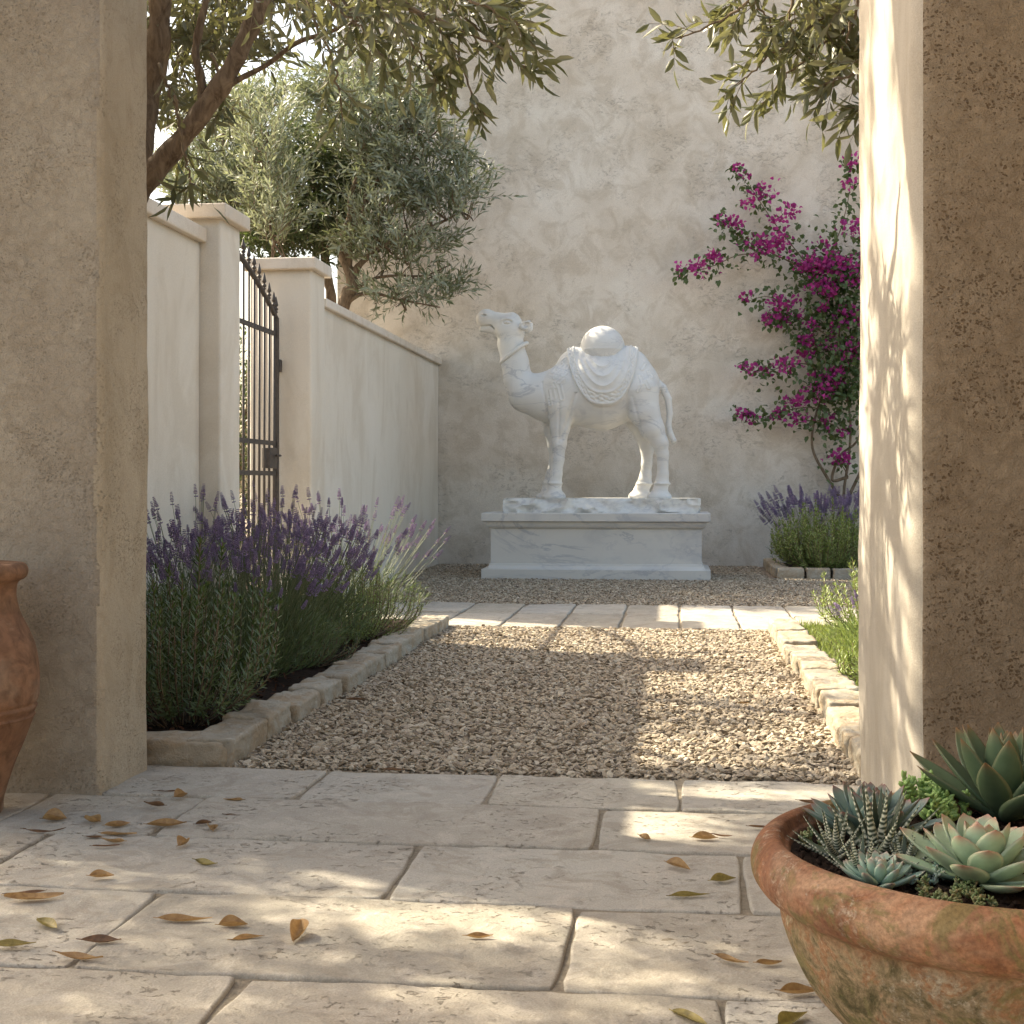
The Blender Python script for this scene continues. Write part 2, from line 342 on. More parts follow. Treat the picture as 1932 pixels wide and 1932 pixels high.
M['lav_leaf'] = leafmat('lavender_leaf', (.045, .078, .026), (.13, .175, .07), (.11, .15, .07), .2, (.2, .26, .1), .5)
M['lav_stem'] = leafmat('lavender_stem', (.11, .14, .06), (.19, .22, .11), None, .2, (.3, .34, .15), .5)
M['lav_flower'] = leafmat('lavender_floret', (.12, .085, .18), (.33, .26, .42), None, .3, (.62, .48, .62), .6)
M['bou_leaf'] = leafmat('bougainvillea_leaf', (.025, .05, .014), (.07, .11, .03), (.09, .13, .05), .25, (.16, .24, .05), .4)
M['bou_flower'] = leafmat('bougainvillea_bract', (.20, .014, .115), (.48, .05, .28), None, .35, (.75, .10, .5), .55)
M['grass'] = leafmat('grass_blade', (.10, .135, .035), (.23, .26, .08), None, .3, (.4, .5, .1), .5)
def dryleaf(name, a, b):
    t = NT(name); n = t.noise(t.pos(), 60, 5, .6, .5); t.fin(t.ramp(n, [(.35, a), (.65, b)]), .5, None, .4); t.translucent(tuple(min(1, x * 1.5) for x in b), .2); return t.m
M['dry0'] = dryleaf('dry_leaf_tan', (.18, .095, .034), (.38, .235, .095)); M['dry1'] = dryleaf('dry_leaf_brown', (.07, .038, .02), (.19, .10, .045)); M['dry2'] = dryleaf('dry_leaf_olive', (.13, .10, .025), (.30, .235, .065))
def succ(name, base, tip, spots=False, wax=.25):
    t = NT(name); vc = t.n('VertexColor'); vc.layer_name = 'tip'; n = t.noise(t.pos(), 40, 4)
    col = t.mix(t.ramp(n, [(.4, 0), (.65, wax)]), base, tuple(min(1, x * 1.35 + .03) for x in base)); col = t.mix(vc.outputs[0], col, tip)
    t.b.inputs['Subsurface Weight'].default_value = .12; t.b.inputs['Subsurface Radius'].default_value = (.01, .012, .006); t.b.inputs['Subsurface Scale'].default_value = .3
    return t.fin(col, .5, t.bump(n, .08, .002), .4)
M['succ_blue'] = succ('echeveria_blue', (.13, .20, .175), (.22, .10, .09)); M['succ_pale'] = succ('echeveria_pale', (.29, .38, .26), (.36, .17, .13), wax=.5)
M['succ_green'] = succ('agave_green', (.085, .13, .07), (.24, .12, .06)); M['succ_mint'] = succ('sedum_mint', (.24, .35, .28), (.36, .26, .22), wax=.5)
M['succ_lime'] = succ('sedum_lime', (.20, .32, .09), (.30, .40, .14)); M['succ_small'] = succ('sedum_olive', (.11, .16, .06), (.22, .12, .06))
M['zebra'] = succ('haworthia_green', (.045, .065, .04), (.62, .62, .50), wax=.05)
# ---------------------------------------------------------------- setting: ground, paving, gravel
def sheet(x0, x1, y0, y1, z): return np.array([[x0, y0, z], [x1, y0, z], [x1, y1, z], [x0, y1, z]]), np.array([[0, 1, 2, 3]])
def structure(name, V, F, mat, smooth=False): return tag(np_mesh(name, V, F, mat, None, smooth, loc=(0, 0, 0)), kind='structure')
structure('ground', *sheet(-80, 80, -60, 140, -.06), M['sand'])
def slab(mb, x0, x1, y0, y1, gap=.011, seed=0, step=.02, wob=.006, ru=.014, h=.004, skew=(0, 0, 0, 0)):
    x0 += gap; x1 -= gap; y0 += gap; y1 -= gap
    def axis(a, b):
        n = max(4, int((b - a) / step)); t = np.linspace(0, 1, n)
        e = np.array([.003, .007, .012, .018]) / (b - a); return np.unique(np.clip(np.concatenate([[0], e, t[1:-1], 1 - e, [1]]), 0, 1))
    A = axis(x0, x1); B = axis(y0, y1); a, b = np.meshgrid(A, B, indexing='ij')
    X = x0 + (x1 - x0) * a; Y = y0 + (y1 - y0) * b
    X = X + (skew[0] * (1 - a) + skew[1] * a) * (b - .5); Y = Y + (skew[2] * (1 - b) + skew[3] * b) * (a - .5)
    P = np.stack([X, Y, np.full_like(X, seed * 3.7)], -1)
    dx = fbm(P, 7, 3 + seed, 4) * wob; dy = fbm(P, 7, 31 + seed, 4) * wob
    ex = np.abs(2 * a - 1) ** 6; ey = np.abs(2 * b - 1) ** 6
    cor = ex * ey; cc = .008 * cor
    da = np.minimum(a, 1 - a) * (x1 - x0); db = np.minimum(b, 1 - b) * (y1 - y0)
    X2 = X + dx * ex - np.sign(a - .5) * cc; Y2 = Y + dy * ey - np.sign(b - .5) * cc
    d = np.minimum(da, db); r = ru * (1 + .5 * vnoise(P, 9, 77)); q = np.clip(1 - d / np.maximum(r, .004), 0, 1)
    Z = fbm(P, 5, 5, 4) * h * .6 - r * .75 * (1 - np.sqrt(np.clip(1 - q * q, 0, 1))) + h * .5 * vnoise(P * 0 + seed * 1.3, 1, 5)
    Z = Z + np.minimum(fbm(P, 22, 9, 3), 0) * .0018
    nx, ny = X.shape; idx = np.arange(nx * ny).reshape(nx, ny)
    F = np.stack([idx[:-1, :-1], idx[1:, :-1], idx[1:, 1:], idx[:-1, 1:]], -1).reshape(-1, 4)
    V = np.stack([X2, Y2, Z], -1).reshape(-1, 3)
    ring = np.concatenate([idx[:-1, 0], idx[-1, :-1], idx[:0:-1, -1], idx[0, :0:-1]]); lo = V[ring].copy(); lo[:, 2] = -.05
    n0 = len(V); m = len(ring); k = np.arange(m); k2 = (k + 1) % m
    S = np.stack([ring[k], n0 + k, n0 + k2, ring[k2]], -1)
    mb.add(np.vstack([V, lo]), [np.vstack([F, S])])
def row_y(x, y): return G(x, y)[1]
yb = [4.60, G(900, 1518)[1], G(900, 1596)[1], G(900, 1704)[1], G(900, 1862)[1], 2.12, 1.55, .85, .1, -.7, -1.5]
jx = [[G(580, 1488)[0], G(925, 1495)[0], G(1283, 1502)[0]],
      [G(50, 1522)[0], G(330, 1545)[0], G(1129, 1565)[0]],
      [G(44, 1602)[0], G(757, 1648)[0], G(1402, 1665)[0]],
      [G(207, 1762)[0], G(1070, 1793)[0]],
      [G(417, 1893)[0], G(1364, 1911)[0]],
      [-.9, .1], [-1.3, -.2, .8], [-.7, .5], [-1.2, 0, 1.0], [-.6, .6]]
mb = MB(); sd = 1
for r in range(len(yb) - 1):
    xs = jx[r]
    L = [xs[0]]; 
    while L[0] > -3.6: L.insert(0, L[0] - rng.uniform(.7, 1.15))
    Rr = [xs[-1]]
    while Rr[-1] < 3.4: Rr.append(Rr[-1] + rng.uniform(.7, 1.15))
    xs = L + xs[1:-1] + Rr if len(xs) > 1 else L[:-1] + Rr
    for a, b in zip(xs[:-1], xs[1:]):
        j = rng.uniform(-.012, .012, 4); slab(mb, a, b, yb[r + 1], yb[r], .0050, sd, .02 if r < 6 else .08, .0050, .0075, .007, (j[0], j[1], j[2] * .6, j[3] * .6)); sd += 1
structure('paving', np.concatenate(mb.V), [np.concatenate(f) for f in mb.F.values()], M['slab'], True)
structure('paving_bed', *sheet(-4.5, 4.5, -1.6, 4.62, -.0075), M['mortar'])
mb = MB()
for y0, y1 in ((9.38, 10.36), (10.36, 11.2)):
    x = -3.75
    while x < 4.2:
        w = .42 if x < .8 else .86
        j = rng.uniform(-.01, .01, 4); slab(mb, x, x + w, y0, y1, .008, sd, .035, .006, .012, .007, tuple(j)); x += w; sd += 1
structure('path', np.concatenate(mb.V), [np.concatenate(f) for f in mb.F.values()], M['slab'], True)
structure('path_bed', *sheet(-3.9, 4.6, 9.36, 11.22, -.014), M['mortar'])
structure('gravel_bed', *sheet(-1.80, .85, 4.6, 9.38, -.018), M['sand'])
structure('gravel_bed', *sheet(-2.96, 4.6, 11.2, 16.72, -.018), M['sand'])
# soil of the three beds
def soil(name, x0, x1, y0, y1, z):
    n, m = 40, 60; a, b = np.meshgrid(np.linspace(x0, x1, n), np.linspace(y0, y1, m), indexing='ij')
    P = np.stack([a, b, np.zeros_like(a)], -1); Z = z + fbm(P, 6, 4, 4) * .012; i = np.arange(n * m).reshape(n, m)
    return structure(name, np.stack([a, b, Z], -1), np.stack([i[:-1, :-1], i[1:, :-1], i[1:, 1:], i[:-1, 1:]], -1).reshape(-1, 4), M['soil'], True)
soil('soil', -3.09, -1.70, 4.70, 9.36, .035); soil('soil', .76, 2.9, 4.72, 9.36, .04); soil('soil', 1.18, 3.4, 14.72, 16.7, .03)
soil('verge', -9.0, -3.5, 3.6, 24, -.005)
# bark chips on the front of the left bed
n = 900; P = np.stack([rng.uniform(-2.6, -1.72, n), rng.uniform(4.78, 9.2, n), rng.uniform(.045, .065, n)], -1); D = rand_unit(n) * [1, 1, .3]
V, F = leaves(P, D, nrm(rng.normal(size=(n, 3)) * .4 + [0, 0, 1]), rng.uniform(.02, .05, n), rng.uniform(.006, .016, n)); 
tag(np_mesh('bark_mulch', V, F, M['bark_chip'], loc=(0, 0, 0)), 'reddish brown bark mulch on the dark soil of the left lavender bed', 'mulch', kind='stuff')
# pebbles
def ico():
    t = (1 + 5 ** .5) / 2; V = nrm(np.array([[-1, t, 0], [1, t, 0], [-1, -t, 0], [1, -t, 0], [0, -1, t], [0, 1, t], [0, -1, -t], [0, 1, -t], [t, 0, -1], [t, 0, 1], [-t, 0, -1], [-t, 0, 1]]))
    F = np.array([[0, 11, 5], [0, 5, 1], [0, 1, 7], [0, 7, 10], [0, 10, 11], [1, 5, 9], [5, 11, 4], [11, 10, 2], [10, 7, 6], [7, 1, 8], [3, 9, 4], [3, 4, 2], [3, 2, 6], [3, 6, 8], [3, 8, 9], [4, 9, 5], [2, 4, 11], [6, 2, 10], [8, 6, 7], [9, 8, 1]]); return V, F
def sub(V, F):
    V = list(map(tuple, V)); c = {}; out = []
    def mid(a, b):
        k = (min(a, b), max(a, b))
        if k not in c: c[k] = len(V); V.append(tuple(nrm(np.array(V[a]) + np.array(V[b])))) 
        return c[k]
    for a, b, d in F: x, y, z = mid(a, b), mid(b, d), mid(d, a); out += [[a, x, z], [b, y, x], [d, z, y], [x, y, z]]
    return np.array(V), np.array(out)
IV, IF = ico(); SV, SF = sub(IV, IF)
def pebbles(name, P, smin, smax, Vb, Fb, label, seed, smooth=True):
    r = np.random.default_rng(seed); n = len(P); kinds = 10; Vs = []; Fs = []; o = 0
    for k in range(kinds):
        q = Vb * (1 + .28 * vnoise(Vb + k * 9.1, 1.7, k + seed)[:, None]); q = q + .15 * r.normal(size=q.shape)
        q = q * [1.1, r.uniform(.5, .85), r.uniform(.2, .4)]
        sel = np.arange(k, n, kinds); m = len(sel); N = nrm(np.stack([r.normal(0, .45, m), r.normal(0, .45, m), np.ones(m)], -1))
        R = frames(N, r=r); s = r.uniform(smin, smax, m) ** 1.0
        v, f = inst(q, [Fb], P[sel], R, s); Vs.append(v); Fs.append(f[0] + o); o += len(v)
    return tag(np_mesh(name, np.concatenate(Vs), [np.concatenate(Fs)], M['gravel'], loc=(0, 0, 0), smooth=smooth), label, 'gravel', kind='stuff')
def jit(x0, x1, y0, y1, d, z0, z1, r):
    s = 1 / math.sqrt(d); gx, gy = np.meshgrid(np.arange(x0, x1, s), np.arange(y0, y1, s), indexing='ij')
    P = np.stack([gx.ravel(), gy.ravel(), np.zeros(gx.size)], -1); P[:, :2] += r.uniform(-.6, .6, (len(P), 2)) * s; P[:, 2] = r.uniform(z0, z1, len(P)); return P
r2 = np.random.default_rng(3)
P0 = jit(-1.62, .68, 4.63, 9.34, 3000, -.016, -.006, r2); P = jit(-1.60, .66, 4.65, 9.33, 3000, -.006, .006, r2)
pebbles('gravel', P, .0062, .0175, SV, SF, 'coarse tan and pinkish gravel between the two stone edgings', 11, False)
pebbles('gravel', P0, .009, .017, IV, IF, 'lower layer of the coarse gravel, seen in the gaps between the stones', 13, False)
P = np.vstack([jit(-2.92, 3.6, 11.22, 16.66, 1700, -.016, -.002, r2)]); P = P[~((P[:, 0] > .98) & (P[:, 1] > 14.5))]
pebbles('gravel', P, .008, .018, IV, IF, 'finer pale gravel around the marble pedestal', 12, False)
# scattered chips spilling on the paving edge
P = np.stack([r2.uniform(-1.3, .6, 40), 4.62 - np.abs(r2.normal(0, .025, 40)), np.full(40, .006)], -1)
# ---------------------------------------------------------------- edging stones
def rockbox(hx, hy, hz, rad, seed, amp=.006, n=9):
    t = np.linspace(-1, 1, n); a, b = np.meshgrid(t, t, indexing='ij'); V = []; F = []; o = 0; idx = np.arange(n * n).reshape(n, n)
    q = np.stack([idx[:-1, :-1], idx[1:, :-1], idx[1:, 1:], idx[:-1, 1:]], -1).reshape(-1, 4); one = np.ones_like(a)
    for s in (1, -1):
        for ax in range(3):
            c = [a, b]; c.insert(ax, one * s); v = np.stack(c, -1).reshape(-1, 3); V.append(v)
            flip = (s == 1) == (ax != 1); F.append((q if flip else q[:, ::-1]) + o); o += n * n
    V = np.concatenate(V); F = np.concatenate(F); key = np.round(V * 1000).astype(int); u, inv = np.unique(key, axis=0, return_inverse=True); inv = inv.ravel()
    V = u / 1000.0; F = inv[F]; H = np.array([hx, hy, hz])
    # squeeze grid lines toward the edges
    V = np.sign(V) * np.abs(V) ** .7
    p = V * H; c = np.clip(p, -(H - rad), H - rad); d = p - c; L = np.linalg.norm(d, axis=1, keepdims=True); Nn = np.where(L > 1e-9, d / np.maximum(L, 1e-9), 0)
    out = c + Nn * rad; w = fbm(out + seed * 5.3, 9, seed, 4)[:, None] * amp * 1.4 + fbm(out + seed * 5.3, 34, seed + 5, 3)[:, None] * amp * .9
    return out + nrm(out / H) * w, F
def edging(cx, cy, hx, hy, hz, rot, label, group, seed, amp=.007):
    V, F = rockbox(hx, hy, hz, min(.015, hz * .5), seed, amp, 14); V[:, 2] += hz - .02
    o = np_mesh('edging_stone', V, [F], M['stone'], loc=(0, 0, 0)); o.location = (cx, cy, 0); o.rotation_euler = (0, 0, rot); return tag(o, label, 'edging stone', group)
ordn = ['first', 'second', 'third', 'fourth', 'fifth', 'sixth', 'seventh', 'eighth', 'ninth', 'tenth', 'eleventh', 'twelfth', 'thirteenth', 'fourteenth', 'fifteenth', 'sixteenth']
GL = 'pale limestone edging of the lavender bed'
edging(-1.87, 4.705, .29, .095, .055, .0, 'long limestone edging block lying crosswise at the front corner of the lavender bed', GL, 3, .010)
y = 4.62; k = 0; rr = np.random.default_rng(21)
lens = [.46, .40, .42, .38, .44, .46, .42, .44, .40, .44, .44]
for i, L in enumerate(lens):
    y0 = y; y += L
    edging(-1.655 + rr.uniform(-.014, .014) + (0.11 if i == 0 else 0) * 0, (y0 + y) / 2 + (.0 if i else .0), .088, L / 2 - .012, .054 + rr.uniform(-.006, .008), rr.uniform(-.045, .045),
           '%s limestone block from the near end of the edging along the lavender bed' % ordn[i], GL, 30 + i, .009)
GR = 'pale stone edging of the grass bed on the right'
y = 4.66
for i in range(13):
    L = .36; y0 = y; y += L
    edging(.715 + rr.uniform(-.012, .012), (y0 + y) / 2, .095, L / 2 - .012, .054 + rr.uniform(-.004, .005), rr.uniform(-.02, .02), '%s sunlit edging block from the near end of the right gravel edge' % ordn[i], GR, 60 + i, .008)
GB = 'rounded grey edging of the small bed by the back wall'
x = 1.06
for i in range(6):
    L = [.30, .27, .35, .3, .32, .3][i]; x0 = x; x += L
    edging((x0 + x) / 2, 14.60, L / 2 - .012, .09, .062, rr.uniform(-.02, .02), '%s front edging stone from the left corner of the bed below the bougainvillea' % ordn[i], GB, 90 + i, .006)
y = 14.72
for i in range(5):
    L = .38; edging(1.13, y + L / 2, .08, L / 2 - .012, .060, rr.uniform(-.02, .02), '%s stone behind the front corner in the side edging of the bougainvillea bed' % ordn[i], GB, 99 + i, .006); y += L
# ---------------------------------------------------------------- walls and piers
def prism(x0, x1, y0, y1, z0, z1, r, wob=.003, dz=.03, seed=0, step=.03, rs=6):
    pts = []
    def side(a, b):
        a = np.array(a); b = np.array(b); n = max(2, int(np.linalg.norm(b - a) / step)); return [a + (b - a) * t for t in np.linspace(0, 1, n)]
    cs = [(x1 - r, y0 + r, -90), (x1 - r, y1 - r, 0), (x0 + r, y1 - r, 90), (x0 + r, y0 + r, 180)]
    arcs = [[np.array([c[0] + r * math.cos(math.radians(c[2] + 90 * t / rs)), c[1] + r * math.sin(math.radians(c[2] + 90 * t / rs))]) for t in range(rs + 1)] for c in cs]
    for i in range(4): pts += arcs[i]; pts += side(arcs[i][-1], arcs[(i + 1) % 4][0])[1:-1]
    R = np.array(pts); m = len(R); Z = np.linspace(z0, z1, max(2, int((z1 - z0) / dz))); nz = len(Z)
    V = np.zeros((nz, m, 3)); V[..., :2] = R[None]; V[..., 2] = Z[:, None]
    c = np.array([(x0 + x1) / 2, (y0 + y1) / 2]); T = np.roll(R, -1, 0) - np.roll(R, 1, 0); N = nrm(np.stack([T[:, 1], -T[:, 0]], -1))
    w = fbm(V, 1.7, seed, 3) * wob * 1.5 + fbm(V, 11, seed + 3, 3) * wob * .5; V[..., :2] += N[None] * w[..., None]
    k = np.arange(m); k2 = (k + 1) % m; i = np.arange(nz - 1)[:, None] * m
    F = np.stack([i + k, i + k2, i + m + k2, i + m + k], -1).reshape(-1, 4); V = V.reshape(-1, 3)
    n0 = len(V); V = np.vstack([V, [[c[0], c[1], z1]]]); T3 = np.stack([(nz - 1) * m + k, (nz - 1) * m + k2, np.full(m, n0)], -1)
    return V, [F, T3]
V, F = prism(-2.75, -1.832, 4.15, 4.556, -.03, 3.9, .035, .004, .03, 1)
def fc(V, F): return np.concatenate([V[f].mean(1) for f in F])
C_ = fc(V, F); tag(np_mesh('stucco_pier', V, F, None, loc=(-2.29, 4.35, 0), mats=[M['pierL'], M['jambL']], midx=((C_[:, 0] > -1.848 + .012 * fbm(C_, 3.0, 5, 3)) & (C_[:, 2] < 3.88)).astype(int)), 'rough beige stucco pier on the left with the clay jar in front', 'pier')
V, F = prism(.605, 2.3, 3.56, 4.64, -.03, 3.9, .05, .004, .03, 5)
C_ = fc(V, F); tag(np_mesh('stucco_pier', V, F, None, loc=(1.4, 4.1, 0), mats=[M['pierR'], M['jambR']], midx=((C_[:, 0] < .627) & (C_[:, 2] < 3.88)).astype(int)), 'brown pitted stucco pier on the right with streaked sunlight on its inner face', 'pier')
V, F = prism(-2.80, 2.35, 4.10, 4.60, 3.9, 4.5, .03, .004, .05, 8, .06)
tag(np_mesh('stone_lintel', V, F, M['pierL'], loc=(0, 4.35, 3.9)), 'plain stucco lintel resting on the two piers above the opening', 'lintel')
tag(np_mesh('shade_wall', *box(1.30, 1.60, -1.6, 3.55, -.03, 3.19), M['pierR'], smooth=False, loc=(1.45, 1, 0)), 'unseen stucco wall added to shade the front of the right pier', 'wall')  # added out of view, only to darken the right pier's front
tag(np_mesh('shade_roof', *box(.62, 2.4, -1.7, 3.62, 3.2, 3.4), M['pierR'], smooth=False, loc=(1.5, 1, 3.2)), 'unseen flat roof added to keep skylight off the front of the right pier', 'roof')  # added out of view above that wall to block sky from the pier front
# tall back wall: a displaced front sheet on a solid block
nx, nz = 260, 200; a, b = np.meshgrid(np.linspace(-4.25, 5.0, nx), np.linspace(-.05, 9.6, nz), indexing='ij')
P = np.stack([a, np.zeros_like(a), b], -1); dsp = fbm(P, .9, 8, 4) * .012 + fbm(P, 6, 12, 3) * .003
idx = np.arange(nx * nz).reshape(nx, nz); V = np.stack([a, 16.70 + dsp, b], -1); F = np.stack([idx[:-1, :-1], idx[1:, :-1], idx[1:, 1:], idx[:-1, 1:]], -1).reshape(-1, 4)
mb = MB().add(V, [F]); bx = box(-4.25, 5.0, 16.74, 17.2, -.05, 9.6); mb.add(*bx); mb.add(*box(-4.28, 5.03, 16.62, 17.26, 9.6, 9.72))
tag(mb.build('house_wall', M['backwall'], smooth=True, loc=(0, 16.7, 0)), 'tall mottled beige plaster wall closing the courtyard behind the statue', 'wall')
def bev(o, w, s=3):
    m = o.modifiers.new('bevel', 'BEVEL'); m.width = w; m.segments = s; m.limit_method = 'ANGLE'; m.angle_limit = .6; return o
def wallthing(name, label, cat, x0, x1, y0, y1, h, cap, over, oy=None):
    t = thing(name, label, cat, ((x0 + x1) / 2, (y0 + y1) / 2, 0)); V, F = prism(x0, x1, y0, y1, -.05, h - cap, .02, .002, .08, 3, .08, 3)
    np_mesh('wall_body' if cat == 'wall' else 'shaft', V, F, M['white'], t)
    oy = over if oy is None else oy
    o = np_mesh('coping', *box(x0 - over, x1 + over, y0 - oy, y1 + oy, h - cap, h), M['coping'], t, False); bev(o, .012); return t
wallthing('garden_wall', 'low cream garden wall with sloping-looking coping between the gate and the back wall', 'wall', -3.25, -2.95, 11.06, 16.69, 2.555, .075, .045, -.004)
wallthing('garden_wall', 'cream garden wall nearest the left stucco pier, before the first gate pillar', 'wall', -3.38, -3.077, 4.6, 8.50, 2.66, .095, .05, -.004)
wallthing('gate_pillar', 'taller cream gate pillar with square cap, left of the iron gate', 'gate pillar', -3.50, -2.94, 8.50, 8.90, 2.815, .095, .055)
wallthing('gate_pillar', 'cream gate pillar with square cap, right of the iron gate beside the long wall', 'gate pillar', -3.435, -2.92, 10.63, 11.06, 2.82, .095, .05)
# ---------------------------------------------------------------- gate
g = thing('iron_gate', 'dark wrought iron gate with spear finials and a dipping top rail', 'gate', (-3.19, 9.77, 0)); GX = -3.19
ya, yz = 8.96, 10.58
def ztop(y): 
    t = (y - ya) / (yz - ya); return 2.72 - .40 * max(0, t - .25) ** 1.5 / .65 - .0
def bar(P, w, name, parent): 
    V, F = tube(P, w, 6); return np_mesh(name, V, F, M['iron'], parent)
curve = [(GX, y, ztop(y)) for y in np.linspace(ya, yz, 20)]
bar(curve, .021, 'top_rail', g)
for z in (2.20, 1.32, 1.08, .18):
    np_mesh('rail', *box(GX - .008, GX + .008, ya, yz, z - .018, z + .018), M['iron'], g, False)
np_mesh('stile', *box(GX - .02, GX + .02, yz - .045, yz, .05, ztop(yz) + .01), M['iron'], g, False)
np_mesh('stile', *box(GX - .02, GX + .02, ya, ya + .045, .05, ztop(ya) + .01), M['iron'], g, False)
fin = [(0.0001, .235), (.006, .215), (.017, .15), (.021, .125), (.010, .108), (.008, .10), (.018, .09), (.02, .078), (.018, .068), (.008, .06), (.016, .05), (.017, .04), (.008, .03), (.012, .0), (.010, -.02)]
for y in np.arange(ya + .13, yz - .06, .128):
    zt = ztop(y); b = bar([(GX, y, .06), (GX, y, zt)], .0105, 'bar', g); b['_o'] = list(g['_o'])
    V, F = lathe([(r * .9, z * .68) for r, z in fin[::-1]], 10, (GX, y, zt + .015)); np_mesh('finial', V, [F], M['iron'], b)
yb2 = yz - .022; V, F = lathe([(r * .9, z * .68) for r, z in fin[::-1]], 10, (GX, yb2, ztop(yb2) + .015)); np_mesh('finial', V, [F], M['iron'], g)
lk = bev(np_mesh('lock_box', *box(GX - .03, GX + .035, yz - .30, yz - .10, 1.12, 1.28), M['iron'], g, False), .006)
V, F = tube([(GX + .03, yz - .15, 1.22), (GX + .075, yz - .15, 1.22), (GX + .075, yz - .24, 1.22)], .009, 8); np_mesh('handle', V, F, M['iron'], lk)
for z in (1.95, .5): bev(np_mesh('hinge', *box(GX - .03, GX + .03, yz, yz + .055, z - .05, z + .05), M['iron'], g, False), .01)
# ---------------------------------------------------------------- camel statue (signed distance field -> surface nets)
KX, KZ = 600.0, 1345.0
def surfnet(f, org, h):
    s = f < 0; nx, ny, nz = f.shape
    c = [s[i:nx - 1 + i, j:ny - 1 + j, k:nz - 1 + k] for i in (0, 1) for j in (0, 1) for k in (0, 1)]
    cnt = sum(x.astype(np.int8) for x in c); act = (cnt > 0) & (cnt < 8); I = np.argwhere(act); n = len(I)
    vid = -np.ones(act.shape, np.int64); vid[act] = np.arange(n)
    S = np.zeros((n, 3)); C = np.zeros(n)
    corners = [(i, j, k) for i in (0, 1) for j in (0, 1) for k in (0, 1)]
    for a in corners:
        for ax in range(3):
            if a[ax]: continue
            b = list(a); b[ax] = 1
            fa = f[I[:, 0] + a[0], I[:, 1] + a[1], I[:, 2] + a[2]]; fb = f[I[:, 0] + b[0], I[:, 1] + b[1], I[:, 2] + b[2]]
            m = (fa < 0) != (fb < 0); t = np.where(m, fa / np.where(m, fa - fb, 1), 0)
            p = np.tile(np.array(a, float), (n, 1)); p[:, ax] += t; S += p * m[:, None]; C += m
    V = org + h * (I + S / C[:, None]); Fq = []
    for ax in range(3):
        o1, o2 = [(1, 2), (2, 0), (0, 1)][ax]
        sl = [slice(0, d) for d in f.shape]; a = s; 
        A = [slice(None)] * 3; B = [slice(None)] * 3; A[ax] = slice(0, -1); B[ax] = slice(1, None)
        E = a[tuple(A)] != a[tuple(B)]; J = np.argwhere(E)
        ok = (J[:, o1] > 0) & (J[:, o2] > 0) & (J[:, o1] < f.shape[o1] - 1) & (J[:, o2] < f.shape[o2] - 1); J = J[ok]
        def g(d1, d2):
            Q = J.copy(); Q[:, o1] -= d1; Q[:, o2] -= d2; return vid[Q[:, 0], Q[:, 1], Q[:, 2]]
        q = np.stack([g(1, 1), g(0, 1), g(0, 0), g(1, 0)], -1); ins = a[J[:, 0], J[:, 1], J[:, 2]]
        q[~ins] = q[~ins][:, ::-1]; Fq.append(q)
    return V, np.concatenate(Fq)
def smin(a, b, k):
    h = np.clip(.5 + .5 * (b - a) / k, 0, 1); return b * (1 - h) + a * h - k * h * (1 - h)
class Grid:
    def __init__(s, x0, x1, y0, y1, z0, z1, h):
        s.o = np.array([x0, y0, z0]); s.h = h; ax = [np.arange(a, b, h) for a, b in ((x0, x1), (y0, y1), (z0, z1))]
        s.X, s.Y, s.Z = [g.astype(np.float32) for g in np.meshgrid(*ax, indexing='ij')]
def zc(x, y): return (x - 700) / KX, (KZ - y) / KX
class Sub: pass
def window(g, x0, x1, y0, y1, z0, z1):
    s = []
    for lo, hi, o, n in ((x0, x1, g.o[0], g.X.shape[0]), (y0, y1, g.o[1], g.X.shape[1]), (z0, z1, g.o[2], g.X.shape[2])):
        s.append(slice(max(0, int((lo - o) / g.h)), min(n, int((hi - o) / g.h) + 2)))
    s = tuple(s); w = Sub(); w.X, w.Y, w.Z = g.X[s], g.Y[s], g.Z[s]; return w, s
def add_rc(f, g, a, b, sy, yo, k):
    m = k + .03; xs = []; zs = []
    for p in (a, b):
        x, z = zc(p[0], p[1]); r = p[2] / KX; xs += [x - r, x + r]; zs += [z - r, z + r]
    R = max(a[2], b[2]) / KX * sy; w, s = window(g, min(xs) - m, max(xs) + m, min(yo) - R - m, max(yo) + R + m, min(zs) - m, max(zs) + m)
    f[s] = smin(f[s], rcone(w, a, b, sy, yo), k)
def add_el(f, g, x, y, rx, rz, ry, yo, k, mode='add'):
    m = k + .03; cx, cz = zc(x, y); w, s = window(g, cx - rx / KX - m, cx + rx / KX + m, yo - ry - m, yo + ry + m, cz - rz / KX - m, cz + rz / KX + m)
    d = ell(w, x, y, rx, rz, ry, yo); f[s] = smin(f[s], d, k) if mode == 'add' else np.minimum(f[s], d) if mode == 'min' else np.maximum(f[s], -d)
def rcone(g, a, b, sy=1.0, yo=(0, 0)):
    """a, b = (zoomx, zoomy, r_px); sy = depth scale"""
    ax, az = zc(a[0], a[1]); bx, bz = zc(b[0], b[1]); ra, rb = a[2] / KX, b[2] / KX
    A = np.array([ax, yo[0] / sy, az]); Bv = np.array([bx, yo[1] / sy, bz]) - A; L2 = max(float(Bv @ Bv), 1e-9)
    px, py, pz = g.X - A[0], g.Y / sy - A[1], g.Z - A[2]
    t = np.clip((px * Bv[0] + py * Bv[1] + pz * Bv[2]) / L2, 0, 1)
    d = np.sqrt((px - t * Bv[0]) ** 2 + (py - t * Bv[1]) ** 2 + (pz - t * Bv[2]) ** 2) - (ra + (rb - ra) * t)
    return d * min(1, sy)
def ell(g, x, y, rx, rz, ry, yo=0.0):
    cx, cz = zc(x, y); rx /= KX; rz /= KX
    q = np.sqrt(((g.X - cx) / rx) ** 2 + ((g.Y - yo) / ry) ** 2 + ((g.Z - cz) / rz) ** 2); return (q - 1) * min(rx, rz, ry)
